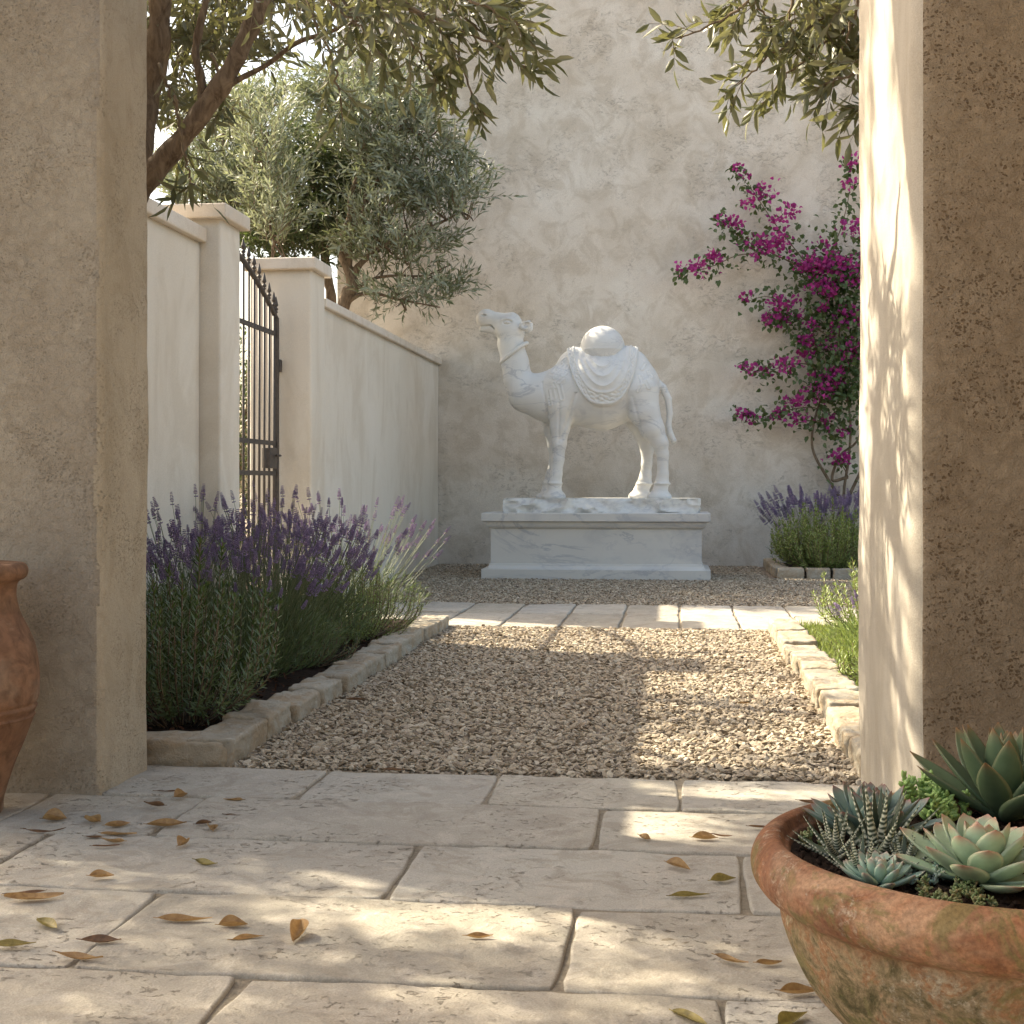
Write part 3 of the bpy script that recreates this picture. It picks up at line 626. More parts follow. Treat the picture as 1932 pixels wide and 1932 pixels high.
def chain(g, pts, sy, yo, k=.03, f=None):
    if f is None: f = np.full(g.X.shape, .6, np.float32)
    for i in range(len(pts) - 1):
        y0 = yo[i] if hasattr(yo, '__len__') else yo; y1 = yo[i + 1] if hasattr(yo, '__len__') else yo
        add_rc(f, g, pts[i], pts[i + 1], sy, (y0, y1), k)
    return f
def torso(g):
    f = chain(g, [(352, 315, 88), (383, 450, 85), (400, 550, 88), (462, 652, 120), (600, 674, 158)], .80, 0, .05)
    f = chain(g, [(600, 674, 158), (735, 662, 198), (960, 642, 246), (1148, 612, 192)], .84, 0, .06, f)
    add_rc(f, g, (780, 480, 118), (1140, 482, 122), .85, (0, 0), .06); return f
g = Grid(-1.02, 1.36, -.42, .42, -.03, 2.2, .0068)
f = torso(g)
f = chain(g, [(350, 186, 77), (272, 170, 53), (192, 147, 55), (174, 155, 52)], .80, 0, .03, f)
add_rc(f, g, (345, 243, 73), (215, 205, 36), .80, (0, 0), .03); add_rc(f, g, (225, 214, 38), (163, 221, 19), .9, (0, 0), .012)
add_rc(f, g, (362, 212, 76), (380, 245, 68), .85, (0, 0), .02)
for s in (-1, 1): add_el(f, g, 335, 235, 70, 62, .05, s * .075, .03)
for s, fl, hl in ((-1, [(705, 600, 120), (700, 740, 98), (690, 880, 64), (684, 985, 47), (678, 1090, 38), (664, 1190, 38), (655, 1240, 42), (652, 1300, 50)],
                   [(1208, 655, 126), (1236, 780, 100), (1288, 890, 78), (1340, 985, 52), (1357, 1060, 38), (1358, 1190, 36), (1352, 1240, 42), (1340, 1300, 52)]),
                  (1, [(640, 640, 120), (628, 800, 74), (612, 890, 46), (628, 990, 36), (634, 1090, 29), (610, 1190, 31), (598, 1250, 36), (590, 1300, 44)],
                   [(1170, 680, 130), (1200, 840, 82), (1235, 930, 60), (1252, 1020, 42), (1250, 1120, 34), (1243, 1190, 36), (1235, 1240, 44), (1212, 1300, 52)])):
    yy = [s * .12, s * .145, s * .15, s * .155, s * .155, s * .155, s * .155, s * .155]
    f = chain(g, fl, .92, yy, .028, f); f = chain(g, hl, .95, yy, .028, f)
    for (lx, ly, rr) in ((fl[6][0], 1246, 52 if s < 0 else 44), (hl[6][0], 1248, 56)): add_el(f, g, lx, ly, rr, 15, rr / KX, s * .155, .010)
    fx = fl[7][0]; hx = hl[7][0]
    add_el(f, g, fx + 2, 1335, 74 if s < 0 else 60, 48, .125, s * .155, .02); add_el(f, g, hx - 5, 1335, 80, 46, .125, s * .155, .02)
    for q in (-.045, .045): add_el(f, g, fx - 42, 1335, 32, 26, .05, s * .155 + q, .006); add_el(f, g, hx - 48, 1335, 30, 26, .05, s * .155 + q, .006)
f = chain(g, [(1306, 585, 34), (1356, 620, 26), (1392, 695, 23), (1402, 790, 20), (1393, 870, 19), (1404, 925, 22), (1426, 966, 20)], 1, 0, .01, f)
for s in (-1, 1):
    add_el(f, g, 456, 212, 40, 32, .028, s * .10, .012); add_rc(f, g, (456, 210, 24), (482, 186, 14), 1, (s * .105, s * .115), .012); add_el(f, g, 460, 206, 27, 21, .026, s * .132, 0, 'cut')
    add_el(f, g, 181, 133, 17, 8, .030, s * .072, 0, 'cut')
    add_el(f, g, 338, 180, 46, 30, .030, s * .092, .010)
    add_el(f, g, 338, 184, 40, 21, .034, s * .126, 0, 'cut'); add_el(f, g, 338, 187, 26, 12, .030, s * .092, 0, 'min'); add_el(f, g, 338, 185, 10, 9, .030, s * .100, 0, 'min')
w, sl_ = window(g, -1.0, -.70, -.2, .2, 1.80, 2.05)
mo = np.minimum(rcone(w, (112, 214, 6), (190, 201, 5.5), 40), rcone(w, (190, 201, 5.5), (226, 200, 5), 40)); mo = np.minimum(mo, rcone(w, (226, 200, 5), (250, 224, 3.5), 40))
f[sl_] = np.maximum(f[sl_], -np.maximum(mo, -(np.abs(w.Y) - .022)))
# relief ornament on shoulder and haunch
PX = g.X * KX + 700; PZ = KZ - g.Z * KX
def seg2(ax, ay, bx, by, r):
    vx, vy = bx - ax, by - ay; t = np.clip(((PX - ax) * vx + (PZ - ay) * vy) / (vx * vx + vy * vy), 0, 1); return np.sqrt((PX - ax - t * vx) ** 2 + (PZ - ay - t * vy) ** 2) - r
rel = np.zeros_like(PX)
petals = [(640, 640, 650, 690, 20), (690, 610, 710, 695, 17), (625, 700, 632, 735, 14), (665, 620, 655, 600, 14), (720, 560, 690, 590, 16), (735, 520, 715, 545, 16), (690, 520, 660, 560, 15), (700, 470, 680, 500, 14), (740, 480, 735, 500, 13), (660, 480, 640, 520, 13), (720, 430, 700, 450, 12),
          (1215, 560, 1230, 600, 15), (1250, 590, 1270, 630, 14), (1240, 470, 1225, 500, 15), (1265, 520, 1285, 555, 14), (1215, 620, 1200, 650, 13)]
for ax, ay, bx, by, r in petals:
    d = seg2(ax, ay, bx, by, r); rel = np.maximum(rel, np.exp(-((d + 4) / 4.5) ** 2)); rel = np.maximum(rel, .5 * (d < -4)); d2 = seg2(ax, ay, bx, by, 0); rel = rel - .6 * np.exp(-(d2 / 3.5) ** 2)
f = f - rel * .009 * (np.abs(g.Y) > .05)
# muscle grooves
f = f + .010 * np.exp(-(seg2(692, 730, 684, 980, 0) / 9) ** 2) * (g.Y < -.08) * (PZ > 700) + .012 * np.exp(-(seg2(805, 650, 700, 960, 0) / 10) ** 2) * (g.Y < -.05) * (PZ > 660)
f = f + .012 * np.exp(-(seg2(575, 590, 615, 800, 0) / 9) ** 2) + .008 * np.exp(-(seg2(1165, 690, 1215, 880, 0) / 10) ** 2) * (g.Y < -.08)
f = np.maximum(f, -(g.Z + .004))
CV, CF = surfnet(f.astype(np.float32), g.o, g.h)
# statue placement
O = AY((960 + 700 / 3.116) * .8944, (620 + 1345 / 3.116) * .8944, 14.72); YC = 14.72
px_m = 2550 / (14.72 / ray(1150, 900)[1]) * 3.484; SCL = KX / px_m
O = AY((960 + 700 / 3.116) * .8944, (620 + 1345 / 3.116) * .8944, YC - .15)
O[1] = YC
st = thing('camel_statue', 'white marble camel statue with draped saddle cloth and round hump, head raised to the left', 'statue', O)
np_mesh('camel_body', CV * SCL + O, [CF], M['marble'], st)
# saddle cloth and dome
g = Grid(-.06, .95, -.42, .42, .85, 1.75, .0068); PX = g.X * KX + 700; PZ = KZ - g.Z * KX
T = torso(g)
dzp = np.maximum(PZ - 350, 0); cx = 962 + (PZ - 350) * .06; hw = 236 - np.clip(PZ - 350, 0, 300) * .10
e = (np.abs((PX - cx) / hw) ** 2.5 + (dzp / 400) ** 2.3) ** (1 / 2.4)
edge = (1 - e) * 225 / KX
thick = .024 + .012 * np.exp(-((e - .965) / .022) ** 2) * np.clip((PZ - 400) / 60, 0, 1) + .010 * np.exp(-((e - .79) / .02) ** 2)
inner = np.clip((.78 - e) / .06, 0, 1) * np.clip((PZ - 425) / 30, 0, 1); ein = (np.abs((PX - cx) / hw) ** 2 + (np.maximum(PZ - 300, 0) / 450) ** 2) ** .5; thick = thick + inner * (.010 * (1 - np.abs(np.sin(ein * 22)) ** .6) * 1.6 + .004) + .0025 * np.sin(PX * .13) * (PZ < 430) * (e < .7)
brd = ((e > .81) & (e < .945)); orn = np.sin(np.arctan2(PZ - 380, PX - cx) * 34) * np.cos((e - .87) * 90) + .7 * np.sin(PX * .16 + 1.7 * np.sin(PZ * .11)) * np.sin(PZ * .15)
thick = thick + np.where(brd, .0055 * np.tanh(orn * 1.6), 0)
topf = np.clip((PZ - 330) / 60, 0, 1); c = T - thick; c = np.maximum(c, -edge * .9); c = np.maximum(c, -(T + .014)); c = smin(c, np.full_like(c, .5), .001)
V, F = surfnet(c.astype(np.float32), g.o, g.h); np_mesh('saddle_cloth', V * SCL + O, [F], M['marble'], st)
g = Grid(-.10, .95, -.42, .42, 1.35, 2.05, .0105)
d = ell(g, 963, 357, 146, 146, .25); d = smin(d, ell(g, 963, 372, 149, 12, .255), .006)
V, F = surfnet(d.astype(np.float32), g.o, g.h); np_mesh('hump_dome', V * SCL + O, [F], M['marble'], st)
# halter: braided ring round the neck
ha, hz = zc(294, 446); hb, hz2 = zc(462, 318); cxy = ((ha + hb) / 2, (hz + hz2) / 2); hl = math.hypot(hb - ha, hz2 - hz) / 2; ux, uz = (hb - ha) / 2 / hl, (hz2 - hz) / 2 / hl
mb = MB()
for ph in (0, 2.1, 4.2):
    L = []
    for t in np.linspace(0, 2 * math.pi, 150):
        rr_ = hl * 1.0 + .011 * math.cos(18 * t + ph); oo = .011 * math.sin(18 * t + ph)
        L.append((cxy[0] + ux * rr_ * math.cos(t) - uz * oo, .135 * rr_ / hl * math.sin(t), cxy[1] + uz * rr_ * math.cos(t) + ux * oo))
    V, F = tube(L, .014, 8); mb.add(V * SCL + O, F)
mb.build('halter', M['marble'], st)
# rough slab under the feet, pedestal
x0, x1 = AY(948, 968, 14.33)[0], AY(1317.5, 968, 14.33)[0]; zt = O[2] + .004
pt = AY(1100, 967.9, 14.2)[2]
nA, nB = 90, 12; per = []
def slabpt(t):
    w, dd = x1 - x0, .78; P_ = 2 * (w + dd); s = t * P_
    if s < w: return (x0 + s, 14.33)
    s -= w
    if s < dd: return (x1, 14.33 + s)
    s -= dd
    if s < w: return (x1 - s, 14.33 + dd)
    s -= w; return (x0, 14.33 + dd - s)
nP = 420; R = np.array([slabpt(t) for t in np.linspace(0, 1, nP, endpoint=False)]); cc = R.mean(0)
zs = np.linspace(0, 1, nB); V = np.zeros((nB, nP, 3))
for i, z in enumerate(zs):
    V[i, :, :2] = R; V[i, :, 2] = pt + (zt - pt) * z
T = np.roll(R, -1, 0) - np.roll(R, 1, 0); N = nrm(np.stack([T[:, 1], -T[:, 0]], -1))
rid = np.abs(fbm(V * [1, 1, 1.5], 3.2, 55, 3)); chip = np.clip(rid, 0, 1); w = .03 - chip * .10 + fbm(V, 14, 60, 3) * .010
w = w - .03 * (zs[:, None] > .8) * (zs[:, None] - .8) * 5 * (vnoise(V, 5, 9) > 0); V[..., :2] += N[None] * w[..., None]
V = V.reshape(-1, 3); k = np.arange(nP); k2 = (k + 1) % nP; i = np.arange(nB - 1)[:, None] * nP; F = np.stack([i + k, i + k2, i + nP + k2, i + nP + k], -1).reshape(-1, 4)
V = np.vstack([V, [[cc[0], cc[1], zt]]]); T3 = np.stack([(nB - 1) * nP + k, (nB - 1) * nP + k2, np.full(nP, nB * nP)], -1)
o = np_mesh('rough_base', V, [F, T3], M['marble3'], st, True); 
try: o.data.set_sharp_from_angle(angle=.6)
except Exception: pass
X0, X1 = AY(908, 1090, 14.17)[0], AY(1340.8, 1090, 14.17)[0]
pd = thing('pedestal', 'long grey veined marble pedestal with moulded cap and foot under the camel', 'pedestal', ((X0 + X1) / 2, 14.65, 0))
def mprof(name, prof, x0, x1, y0, y1, mat, parent):
    """prof: list of (inset, z)"""
    V = []; 
    for ins, z in prof: V += [(x0 + ins, y0 + ins, z), (x1 - ins, y0 + ins, z), (x1 - ins, y1 - ins, z), (x0 + ins, y1 - ins, z)]
    F = [[i * 4 + k, i * 4 + (k + 1) % 4, i * 4 + 4 + (k + 1) % 4, i * 4 + 4 + k] for i in range(len(prof) - 1) for k in range(4)]
    n = len(prof); F += [[3, 2, 1, 0], [n * 4 - 4, n * 4 - 3, n * 4 - 2, n * 4 - 1]]; return np_mesh(name, np.array(V), [np.array(F)], mat, parent, False)
y0, y1 = 14.17, 15.15
h = pt
mprof('plinth_cap', [(.085, h - .17), (.085, h - .165)] + [(.085 - .045 * math.sin(a), h - .165 + .065 * (1 - math.cos(a)) * 1.0) for a in np.linspace(0, math.pi / 2, 7)] + [(.02, h - .095), (.006, h - .09), (0, h - .084), (0, h - .006), (.006, h)], X0, X1, y0, y1, M['marble2'], pd)
mprof('plinth_body', [(.09, .14), (.09, h - .171)], X0, X1, y0, y1, M['marble2'], pd)
mprof('plinth_foot', [(0, -.03), (0, .09), (.004, .094), (.03, .096)] + [(.03 + .045 * math.sin(a), .096 + .05 * (1 - math.cos(a))) for a in np.linspace(0, math.pi / 2, 6)] + [(.09, .15)], X0, X1, y0, y1, M['marble2'], pd)
# ---------------------------------------------------------------- clay jar
jc = AY(-72, 912, 3.86); jc[2] = 0
jp = [(.0, 0), (.112, 0), (.118, .012), (.122, .05), (.150, .14), (.182, .22), (.206, .285), (.211, .292), (.207, .300), (.2125, .312), (.217, .322), (.212, .331), (.220, .345), (.2235, .39), (.222, .44), (.212, .50), (.194, .55), (.170, .60), (.160, .635), (.156, .66), (.158, .69), (.166, .703), (.182, .712), (.190, .728), (.188, .745), (.176, .757), (.150, .757), (.140, .745), (.136, .70), (.150, .60), (.17, .5), (.12, .1), (0, .05)]
jp = smoothline(np.array([(a, b, 0) for a, b in jp[1:-2]]), 150)[:, :2]; jp = np.vstack([[(0.001, .0)], jp, [(.001, .4)]])
V, F = lathe(jp, 96, jc, .004, 4); tag(np_mesh('clay_jar', V, [F], M['jar'], loc=jc), 'tall reddish terracotta jar with rolled rim standing before the left pier', 'jar')
# ---------------------------------------------------------------- succulent bowl
bc = G(1885, 1594, .42); bc[2] = 0
bp = [(.001, 0), (.17, 0), (.18, .02), (.20, .065), (.248, .12), (.292, .165), (.322, .215), (.340, .26), (.346, .29), (.356, .298), (.374, .308), (.388, .326), (.391, .346), (.384, .364), (.372, .377), (.358, .383), (.346, .381), (.340, .374), (.335, .366), (.328, .36), (.322, .34), (.315, .31), (.25, .2), (.001, .18)]
q = smoothline(np.array([(a, b * 1.105, 0) for a, b in bp]), 150)[:, :2]; q[:, 0] = np.maximum(q[:, 0], .001)
bt = thing('planter_bowl', 'wide weathered terracotta planter bowl with thick rolled rim in the right foreground', 'planter', bc)
V, F = lathe(q, 160, bc, .009, 9); np_mesh('bowl', V, [F], M['bowl'], bt)
ns = 120; prof = [(.001, .386)] + [(r, .386 + .006 * math.sin(r * 40)) for r in np.linspace(.02, .333, 26)]
V, F = lathe(prof, ns, bc); V[:, 2] += fbm(V, 30, 3, 3) * .007; np_mesh('soil', V, [F], M['soil'], bt)
n = 900; a = rng.uniform(0, 6.28, n); r = .32 * np.sqrt(rng.uniform(0, 1, n)); P = np.stack([bc[0] + r * np.cos(a), bc[1] + r * np.sin(a), rng.uniform(.387, .396, n)], -1)
V, F = inst(IV * [1, .8, .6], [IF], P, frames(rand_unit(n)), rng.uniform(.003, .008, n)); tag(np_mesh('grit', V, F, M['soil'], bt, False), kind='stuff')
def rosette(name, label, cat, px, n, L, W, th, e0, e1, mat, shrink=.45, z=.394, bend=.3, pw=.9, spin=0, jitter=.1, bands=False, tipw=.18, group=None, scale_in=True, widest=.6, at=None, tilt=(0, 0)):
    c = G(px[0], px[1], z) if at is None else np.array(at, float)
    nt_, ns_ = (44 if bands else 12), 10; r_ = np.random.default_rng(int(px[0] * 7 + px[1])); Vs = []; Fs = []; cols = []; o = 0
    t = np.linspace(0, 1, nt_); k = np.arange(ns_); ang = 2 * math.pi * k / ns_
    if widest > .45: w = np.where(t < widest, .42 + .58 * np.sin(t / widest * math.pi / 2), np.cos((t - widest) / (1 - widest) * math.pi / 2) ** pw)
    else: w = (1 - t ** 1.6) * (.75 + .25 * np.sin(np.minimum(t / .3, 1) * math.pi / 2))
    w[-1] = .02
    for i in range(n):
        f = i / max(1, n - 1); az = i * 2.39996 + spin + r_.uniform(-jitter, jitter); el = math.radians(e0 + (e1 - e0) * f ** 1.1 + r_.uniform(-4, 4)); l = L * (1 - (1 - shrink) * f) * r_.uniform(.92, 1.06)
        ww = W * (1 - .55 * (1 - shrink) * f); x = l * t; zz = bend * l * (t ** 2) * (1 if e1 > e0 else 1)
        Y = np.cos(ang)[None] * w[:, None] * ww / 2; Zt = np.sin(ang)[None] * np.where(np.sin(ang)[None] > 0, .45, 1.0) * (w[:, None] ** .6) * th / 2 * (1 - .5 * t[:, None])
        Zt = Zt + (np.abs(np.cos(ang))[None] ** 2) * w[:, None] * ww * .13
        P = np.stack([np.repeat(x[:, None], ns_, 1), Y, zz[:, None] + Zt], -1)
        ce, se = math.cos(el), math.sin(el); X2 = P[..., 0] * ce - P[..., 2] * se; Z2 = P[..., 0] * se + P[..., 2] * ce
        X2 = X2 + .012 * (1 - f); ca, sa = math.cos(az), math.sin(az)
        V = np.stack([X2 * ca - P[..., 1] * sa, X2 * sa + P[..., 1] * ca, Z2 + .012 * f], -1).reshape(-1, 3)
        i0 = np.arange(nt_ - 1)[:, None] * ns_; F = np.stack([i0 + k, i0 + ns_ + k, i0 + ns_ + (k + 1) % ns_, i0 + (k + 1) % ns_], -1).reshape(-1, 4)
        if bands: tipc = (np.sin(t[:, None] * 80 + .8 * np.sin(ang * 2)[None]) > .25) * (np.sin(ang)[None] < .35) * 1.0
        else: tipc = np.clip((t[:, None] - (1 - tipw)) / tipw, 0, 1) ** 1.3 + .35 * (np.abs(np.cos(ang))[None] > .95) * np.clip(t[:, None] * 1.4 - .4, 0, 1)
        tipc = np.broadcast_to(np.clip(tipc, 0, 1), (nt_, ns_)); cols.append(np.asarray(tipc).ravel()); Vs.append(V); Fs.append(F + o); o += len(V)
    V = np.concatenate(Vs); V[:, 0] += V[:, 2] * tilt[0]; V[:, 1] += V[:, 2] * tilt[1]
    ob = np_mesh(name, V + c, [np.concatenate(Fs)], mat, loc=c); cc_ = np.concatenate(cols)
    at_ = ob.data.color_attributes.new('tip', 'FLOAT_COLOR', 'POINT'); at_.data.foreach_set('color', np.stack([cc_, cc_, cc_, np.ones_like(cc_)], -1).astype(np.float32).ravel())
    return tag(ob, label, cat, group)
GS = 'succulents planted in the terracotta bowl'
rosette('agave', 'large pointed green agave at the back right of the bowl, leaves reddish at the tips', 'succulent', (1895, 1545), 26, .205, .060, .018, 22, 78, M['succ_green'], .75, bend=.12, pw=.85, tipw=.12, group=GS, widest=.5)
rosette('echeveria', 'dark blue green echeveria with pointed leaves at the back left of the bowl', 'succulent', (1643, 1583), 34, .125, .046, .014, 8, 76, M['succ_blue'], .62, bend=.16, pw=.8, tipw=.16, group=GS)
rosette('echeveria', 'large pale mint echeveria with pink leaf tips at the front right of the bowl', 'succulent', (1850, 1662), 36, .142, .058, .017, -2, 74, M['succ_pale'], .5, bend=.2, pw=.62, tipw=.15, group=GS)
rosette('echeveria', 'small dusty mint rosette at the front edge of the bowl', 'succulent', (1658, 1668), 34, .058, .021, .014, 2, 78, M['succ_mint'], .45, bend=.3, pw=.6, tipw=.2, group=GS)
rosette('haworthia', 'upright zebra haworthia with white banded leaves before the blue green echeveria', 'succulent', (1655, 1620), 15, .120, .020, .015, 40, 84, M['zebra'], .95, bend=.05, bands=True, widest=.3, group=GS)
rosette('haworthia', 'low zebra haworthia with white banded leaves at the left rim of the bowl', 'succulent', (1580, 1618), 20, .085, .016, .011, 12, 75, M['zebra'], .8, bend=.1, bands=True, widest=.3, group=GS)
rosette('haworthia', 'tiny zebra haworthia behind the small mint rosette', 'succulent', (1705, 1640), 14, .07, .013, .010, 15, 70, M['zebra'], .8, bend=.1, bands=True, widest=.3, group=GS)
def sedum(name, label, px, n, spread, mat, bl, h, z=.39, nl=22, fat=.42):
    r_ = np.random.default_rng(int(px[0])); c = G(px[0], px[1], z); Vs = []; Fs = []; o = 0; cols = []
    for i in range(n):
        a = r_.uniform(0, 6.28); q_ = spread * math.sqrt(r_.uniform()); b0 = c + [q_ * math.cos(a), q_ * math.sin(a), 0]; hh = h * r_.uniform(.5, 1); d = nrm(np.array([r_.normal(0, .35), r_.normal(0, .35), 1]))
        tt = r_.uniform(.15, 1, nl); P = b0 + d * (tt * hh)[:, None]; D = nrm(rand_unit(nl, r_) * [1, 1, .4] + [0, 0, .55]); s = bl * (1.1 - .4 * tt)
        V, F = inst(SV * [fat, fat, 1.0] + [0, 0, .8], [SF], P, frames(D, r=r_), s / 2); Vs.append(V); Fs.append(F[0] + o); o += len(V); cols.append(np.repeat(np.clip(r_.normal(.2, .2, nl), 0, 1), len(SV)))
    V = np.concatenate(Vs); ob = np_mesh(name, V, [np.concatenate(Fs)], mat, loc=c); cc_ = np.concatenate(cols)
    at_ = ob.data.color_attributes.new('tip', 'FLOAT_COLOR', 'POINT'); at_.data.foreach_set('color', np.stack([cc_, cc_, cc_, np.ones_like(cc_)], -1).astype(np.float32).ravel()); return tag(ob, label, 'succulent', GS)
sedum('sedum', 'bright lime green jelly bean sedum between the pier and the agave in the bowl', (1765, 1545), 26, .055, M['succ_lime'], .021, .085)
sedum('sedum', 'low olive green sedum in the middle of the bowl between the rosettes', (1742, 1605), 30, .05, M['succ_small'], .015, .04, nl=14)
sedum('sedum', 'low brownish sedum tuft by the left inner rim of the bowl', (1545, 1600), 16, .035, M['succ_small'], .012, .03, nl=12)
sedum('sedum', 'trailing sedum behind the pale echeveria at the right of the bowl', (1800, 1605), 22, .05, M['succ_small'], .013, .045, nl=14)
rosette('haworthia', 'zebra haworthia right behind the small mint rosette, leaves leaning left', 'succulent', (1625, 1655), 14, .07, .014, .011, 15, 70, M['zebra'], .8, bend=.1, bands=True, widest=.3, group=GS)
sedum('sedum', 'small grey green sedum between the mint rosette and the pale echeveria', (1735, 1665), 14, .035, M['succ_mint'], .011, .03, nl=12)
sedum('sedum', 'dark sedum mat at the inner front rim below the pale echeveria', (1800, 1700), 26, .06, M['succ_small'], .012, .03, nl=12)
# ---------------------------------------------------------------- herbs
def spikemesh():
    r_ = np.random.default_rng(5); P = []; D = []; S = []
    O8 = np.array([[1, 0, 0], [-1, 0, 0], [0, 1, 0], [0, -1, 0], [0, 0, 1.3], [0, 0, -1.0]]); F8 = np.array([[0, 2, 4], [2, 1, 4], [1, 3, 4], [3, 0, 4], [2, 0, 5], [1, 2, 5], [3, 1, 5], [0, 3, 5]])
    for w in range(8):
        z = w / 8.0 + (.04 if w else -.1); rr = .085 * (1 - .55 * (w / 7.0) ** 1.5)
        for q in range(6):
            a = q * math.pi / 3 + w * .5; P.append([rr * math.cos(a), rr * math.sin(a), z]); D.append([math.cos(a) * .8, math.sin(a) * .8, .9]); S.append(.062 * (1 - .35 * w / 7) * r_.uniform(.8, 1.2))
    return inst(O8 * [.8, .8, 1], [F8], np.array(P), frames(np.array(D), r=r_), np.array(S))
SPV, SPF = spikemesh()
def prisms(A, B, r0, r1):
    """thin three-sided stems from A to B"""
    D = nrm(B - A); a = np.array([0.13, .99, .05]); X = nrm(np.cross(D, a)); Y = np.cross(D, X); n = len(A); V = []
    for Pq, r in ((A, r0), (B, r1)):
        for q in range(3):
            V.append(Pq + (X * math.cos(q * 2.094) + Y * math.sin(q * 2.094)) * np.reshape(r, (-1, 1)))
    V = np.stack(V, 1).reshape(-1, 3); b = (np.arange(n) * 6)[:, None]
    return V, [np.concatenate([b + np.array([[q, (q + 1) % 3, 3 + (q + 1) % 3, 3 + q]]) for q in range(3)])]
def lavender(c, h, spread, n, label, group, seed, lean=(0, 0), fh=.5, spl=(.045, .075), leafn=1500, fr=1.0, leafmat='lav_leaf'):
    r_ = np.random.default_rng(seed); c = np.array([c[0], c[1], .03]); t = thing('lavender', label, 'lavender', c, group)
    a = r_.uniform(0, 6.283, n); q = np.sqrt(r_.uniform(0, 1, n)); B = c + np.stack([np.cos(a) * q, np.sin(a) * q, q * 0], -1) * spread * .35
    D = nrm(np.stack([np.cos(a) * q * spread * 1.0 + lean[0] * h, np.sin(a) * q * spread * 1.0 + lean[1] * h, np.full(n, h)], -1) + r_.normal(size=(n, 3)) * .05)
    Ls = h * (r_.uniform(.50, 1.0, n) ** .6 + .02) * (1.08 - .15 * q); mid = B + D * (Ls * .5)[:, None] - np.stack([np.cos(a), np.sin(a), 0 * a], -1) * (.03 * q)[:, None]; T = B + D * Ls[:, None]
    mb = MB(); mb.add(*prisms(B, mid, .0022 + 0 * Ls, .0018 + 0 * Ls)); mb.add(*prisms(mid, T, .0018 + 0 * Ls, .0013 + 0 * Ls)); tag(mb.build('stem', M['lav_stem'], t), kind='stuff')
    D2 = nrm(T - mid + r_.normal(size=(n, 3)) * .02); sl_ = r_.uniform(spl[0], spl[1], n); fat = r_.uniform(1.25, 1.9, n)
    V, F = inst(SPV, SPF, T - D2 * .01, frames(D2, r=r_), np.stack([sl_ * fat, sl_ * fat, sl_], -1)); tag(np_mesh('blossom', V, F, M['lav_flower'], t, False), kind='stuff')
    m = leafn; a = r_.uniform(0, 6.283, m); q = np.sqrt(r_.uniform(0, 1, m)); zz = r_.uniform(0, 1, m); rad = spread * fr * (.35 + .5 * np.sin(zz * math.pi * .75))
    P = c + np.stack([np.cos(a) * q * rad + lean[0] * zz * fh, np.sin(a) * q * rad + lean[1] * zz * fh, zz * fh * h * (1.08 - .45 * q * q)], -1)
    D = nrm(np.stack([np.cos(a) * q * .9, np.sin(a) * q * .9, np.full(m, .9)], -1) + r_.normal(size=(m, 3)) * .35)
    V, F = leaves(P, D, rand_unit(m, r_), r_.uniform(.04, .08, m), r_.uniform(.004, .007, m), True, .1); np_mesh('foliage', V, F, M[leafmat], t)
    return t
def rosemary(c, h, spread, n, label, seed, mat='rosemary', nl=(.028, .045), nw=.0052, lean=(0, 0), per=95, cat='rosemary', name='rosemary', group=None, up=1.0):
    r_ = np.random.default_rng(seed); c = np.array([c[0], c[1], .03]); t = thing(name, label, cat, c, group); Ps = []; Ds = []; Ns = []; mb = MB(); Ls = []
    for i in range(n):
        a = r_.uniform(0, 6.283); q = math.sqrt(r_.uniform()); b = c + [math.cos(a) * q * spread * .35, math.sin(a) * q * spread * .35, 0]
        hh = h * r_.uniform(.6, 1.0) * (1 - .42 * q * q); tip = b + [math.cos(a) * q * spread * .8 + lean[0] * hh, math.sin(a) * q * spread * .8 + lean[1] * hh, hh]; md = (b + tip) / 2 + [math.cos(a) * q * spread * .22, math.sin(a) * q * spread * .22, -hh * .08 * up] + r_.normal(size=3) * .015
        L = smoothline([b, md, tip], 9); V, F = tube(L, np.linspace(.0042, .0018, 9), 4, False); mb.add(V, F)
        m = int(per * hh / h + 10); tt = np.sort(r_.uniform(.12, 1, m)); fi = tt * 8; i0 = np.minimum(fi.astype(int), 7); P = L[i0] + (L[i0 + 1] - L[i0]) * (fi - i0)[:, None]; T = nrm(L[i0 + 1] - L[i0])
        aa = np.arange(m) * 2.4; X = nrm(np.cross(T, [.2, .9, .1])); Y = np.cross(T, X); R_ = X * np.cos(aa)[:, None] + Y * np.sin(aa)[:, None]; op = (1.0 - .65 * np.clip((tt - .85) / .15, 0, 1))[:, None]
        Ps.append(P); Ds.append(R_ * op + T * .75); Ns.append(T - R_ * .2); Ls.append(r_.uniform(nl[0], nl[1], m) * (1 - .4 * np.clip((tt - .88) / .12, 0, 1)))
    mb.build('stem', M['twig'], t); tag(t.children[0] if t.children else t, None) 
    P = np.concatenate(Ps); V, F = leaves(P, np.concatenate(Ds), np.concatenate(Ns), np.concatenate(Ls), nw * r_.uniform(.8, 1.2, len(P)), True, -.12); np_mesh('foliage', V, F, M[mat], t); return t
GLV = 'lavender bushes in the left bed'
def gp(x, y): p = G(x, y); return (p[0], p[1])
rosemary((-1.99, 5.30), .80, .42, 75, 'tall dark green rosemary bush at the near end of the left bed beside the pier', 1, per=80, nl=(.034, .055), nw=.0088)
rosemary((-2.50, 5.25), .82, .40, 50, 'dark green rosemary bush half hidden behind the left pier', 2, per=75, nl=(.034, .055), nw=.0072)
lavender((-2.45, 6.1), .80, .42, 80, 'lavender with dark spikes rising behind the tall rosemary bush', GLV, 3)
lavender((-2.12, 6.55), .80, .50, 200, 'fullest violet lavender in the middle of the left bed with bare green flanks', GLV, 4, (.10, -.05), leafn=2600)
